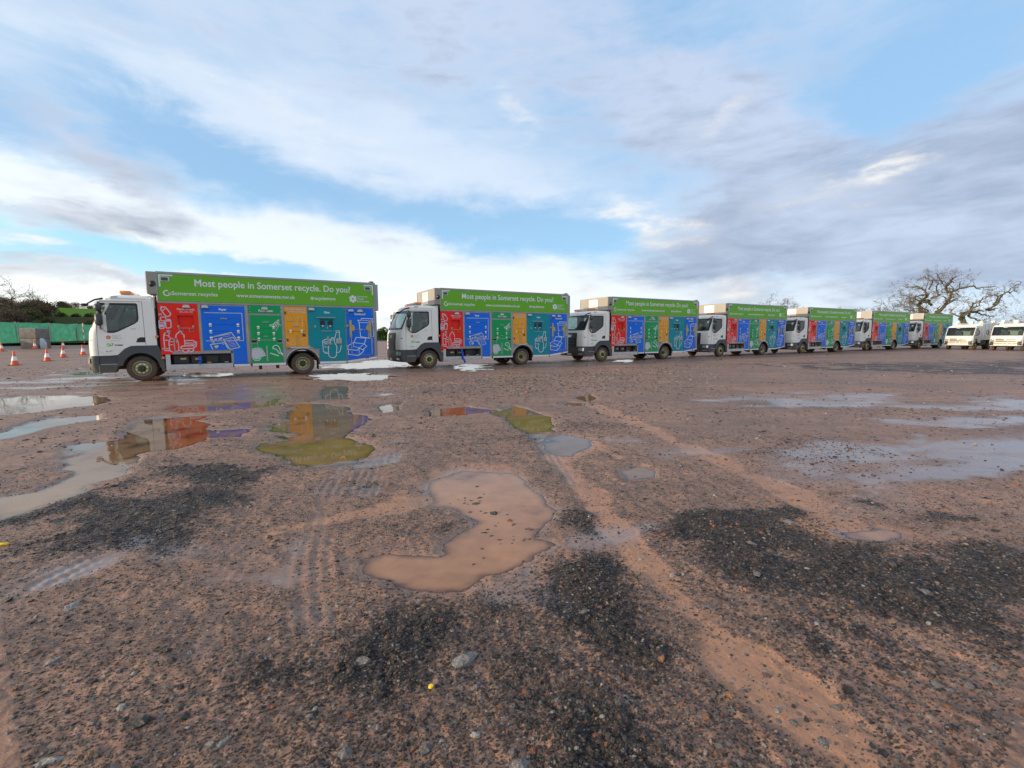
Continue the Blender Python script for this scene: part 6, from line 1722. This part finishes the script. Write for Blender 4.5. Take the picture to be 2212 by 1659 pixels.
    for s_, y in ((-1, -.20), (1, 2.20)):
        mb = MB(); mb.box(.18, .32, y - .09, y + .09, 1.36, 1.72); P('mirror', mb, M['black'], .04, True)
        mb = MB(); y1_ = .03 if s_ < 0 else 1.97; mb.tube([(.40, y1_, 1.80), (.26, y, 1.76), (.26, y, 1.34), (.30, y1_, 1.22)], .014, 6); P('mirror_arm', mb, M['black'])
    mb = MB(); mb.ribbon([(.20, .64), (.22, 1.28), (.60, 1.96), (1.15, 1.96), (1.15, 1.0)], .010, .0265); mb.box(1.0, 1.12, .015, .026, 1.08, 1.12); P('door_gap', mb, M['ink'], par=cab)
    mb = MB(); mb.box(.75, .95, .5, 1.5, 2.165, 2.22); mb.box(.78, .90, .9, 1.1, 2.22, 2.26); P('roof_bar', mb, M['cream'], .02)
    mb = MB()
    for y in (.2, 1.25): mb.box(1.0, 1.5, y, y + .48, 1.0, 1.18); mb.box(1.45, 1.58, y, y + .48, 1.15, 1.68); mb.box(1.47, 1.55, y + .12, y + .36, 1.70, 1.86)
    P('seat', mb, M['seatl'], .03)
    mb = MB(); mb.box(.22, .5, .1, 1.9, 1.0, 1.24); mb.lathe([(.18, 0), (.195, .012), (.2, 0), (.195, -.012)], 18, 'x', (.62, 1.5, 1.34), closed=True); P('dashboard', mb, M['black'])
    # tipping refuse body
    mb = MB(); mb.plate([(1.85, .85), (5.2, .85), (5.45, 1.2), (5.45, 2.35), (5.2, 2.35), (1.95, 2.30), (1.85, 2.2)], .02, 1.98)
    bd = P('refuse_body', mb, M['cream'], .03)
    mb = MB()
    for x in (2.6, 3.4, 4.2, 4.9): mb.box(x, x + .06, -.006, .02, .9, 2.28)
    mb.box(1.86, 5.3, -.004, .02, 2.16, 2.2); P('body_rib', mb, M['white2'], par=bd)
    mb = MB(); mb.box(1.95, 5.3, .0, .10, 2.36, 2.44); mb.box(1.95, 5.3, 1.9, 2.0, 2.36, 2.44); mb.plate([(1.75, 2.2), (1.95, 2.2), (2.25, 2.58), (2.1, 2.60)], .10, .30); mb.plate([(1.75, 2.2), (1.95, 2.2), (2.25, 2.58), (2.1, 2.60)], 1.7, 1.9)
    P('hood_rail', mb, M['cream'], .01, par=bd)
    mb = MB(); mb.box(5.0, 5.5, .1, .35, 2.36, 2.66); mb.box(5.05, 5.45, 1.6, 1.9, 2.36, 2.66); mb.tube([(5.0, .2, 2.6), (4.6, .2, 2.5), (4.0, .2, 2.42)], .04, 6); P('bin_lift_head', mb, M['cream'], .05, par=bd)
    mb = MB(); mb.box(5.46, 5.7, .15, 1.85, .6, 1.9); P('bin_lift', mb, M['steel'], .03)
    mb = MB()
    for y in (.6, 1.3): mb.box(.2, 5.4, y, y + .08, .55, .82)
    mb.box(.70, .82, .2, 1.8, .3, .4); mb.box(4.0, 4.12, .2, 1.8, .3, .4); mb.box(1.9, 2.6, .1, .5, .42, .78); mb.box(2.7, 3.2, .1, .45, .45, .75); P('chassis', mb, M['under'])
    for y, fl in ((.14, False), (1.86, True)): add_wheel(root, WS, (.76, y, .345), fl)
    for y, fl in ((.16, False), (1.84, True)):
        add_wheel(root, WS2, (4.06, y, .345), fl); link('inner_tyre', WS2[0], M['tyre'], root, (4.06, y + (.24 if not fl else -.24), .345))
    return root


WS = wheel_meshes(.345, .20, .205); WS2 = wheel_meshes(.345, .20, .205, True)
st = make_small_truck(); index_children(); st2 = copy_tree(st)
for o, (x, y, a), l in ((st, (41.05, 40.6, .50), 'small white refuse truck facing the sun, in front of the last recycling truck'),
                        (st2, (41.9, 37.4, .50), 'small white refuse truck cut by the right edge of the photo')):
    o.location = (x, y, gz(x, y) - .005); o.rotation_euler = (0, 0, a)
    tag(o, l, 'small truck', 'small white refuse trucks')
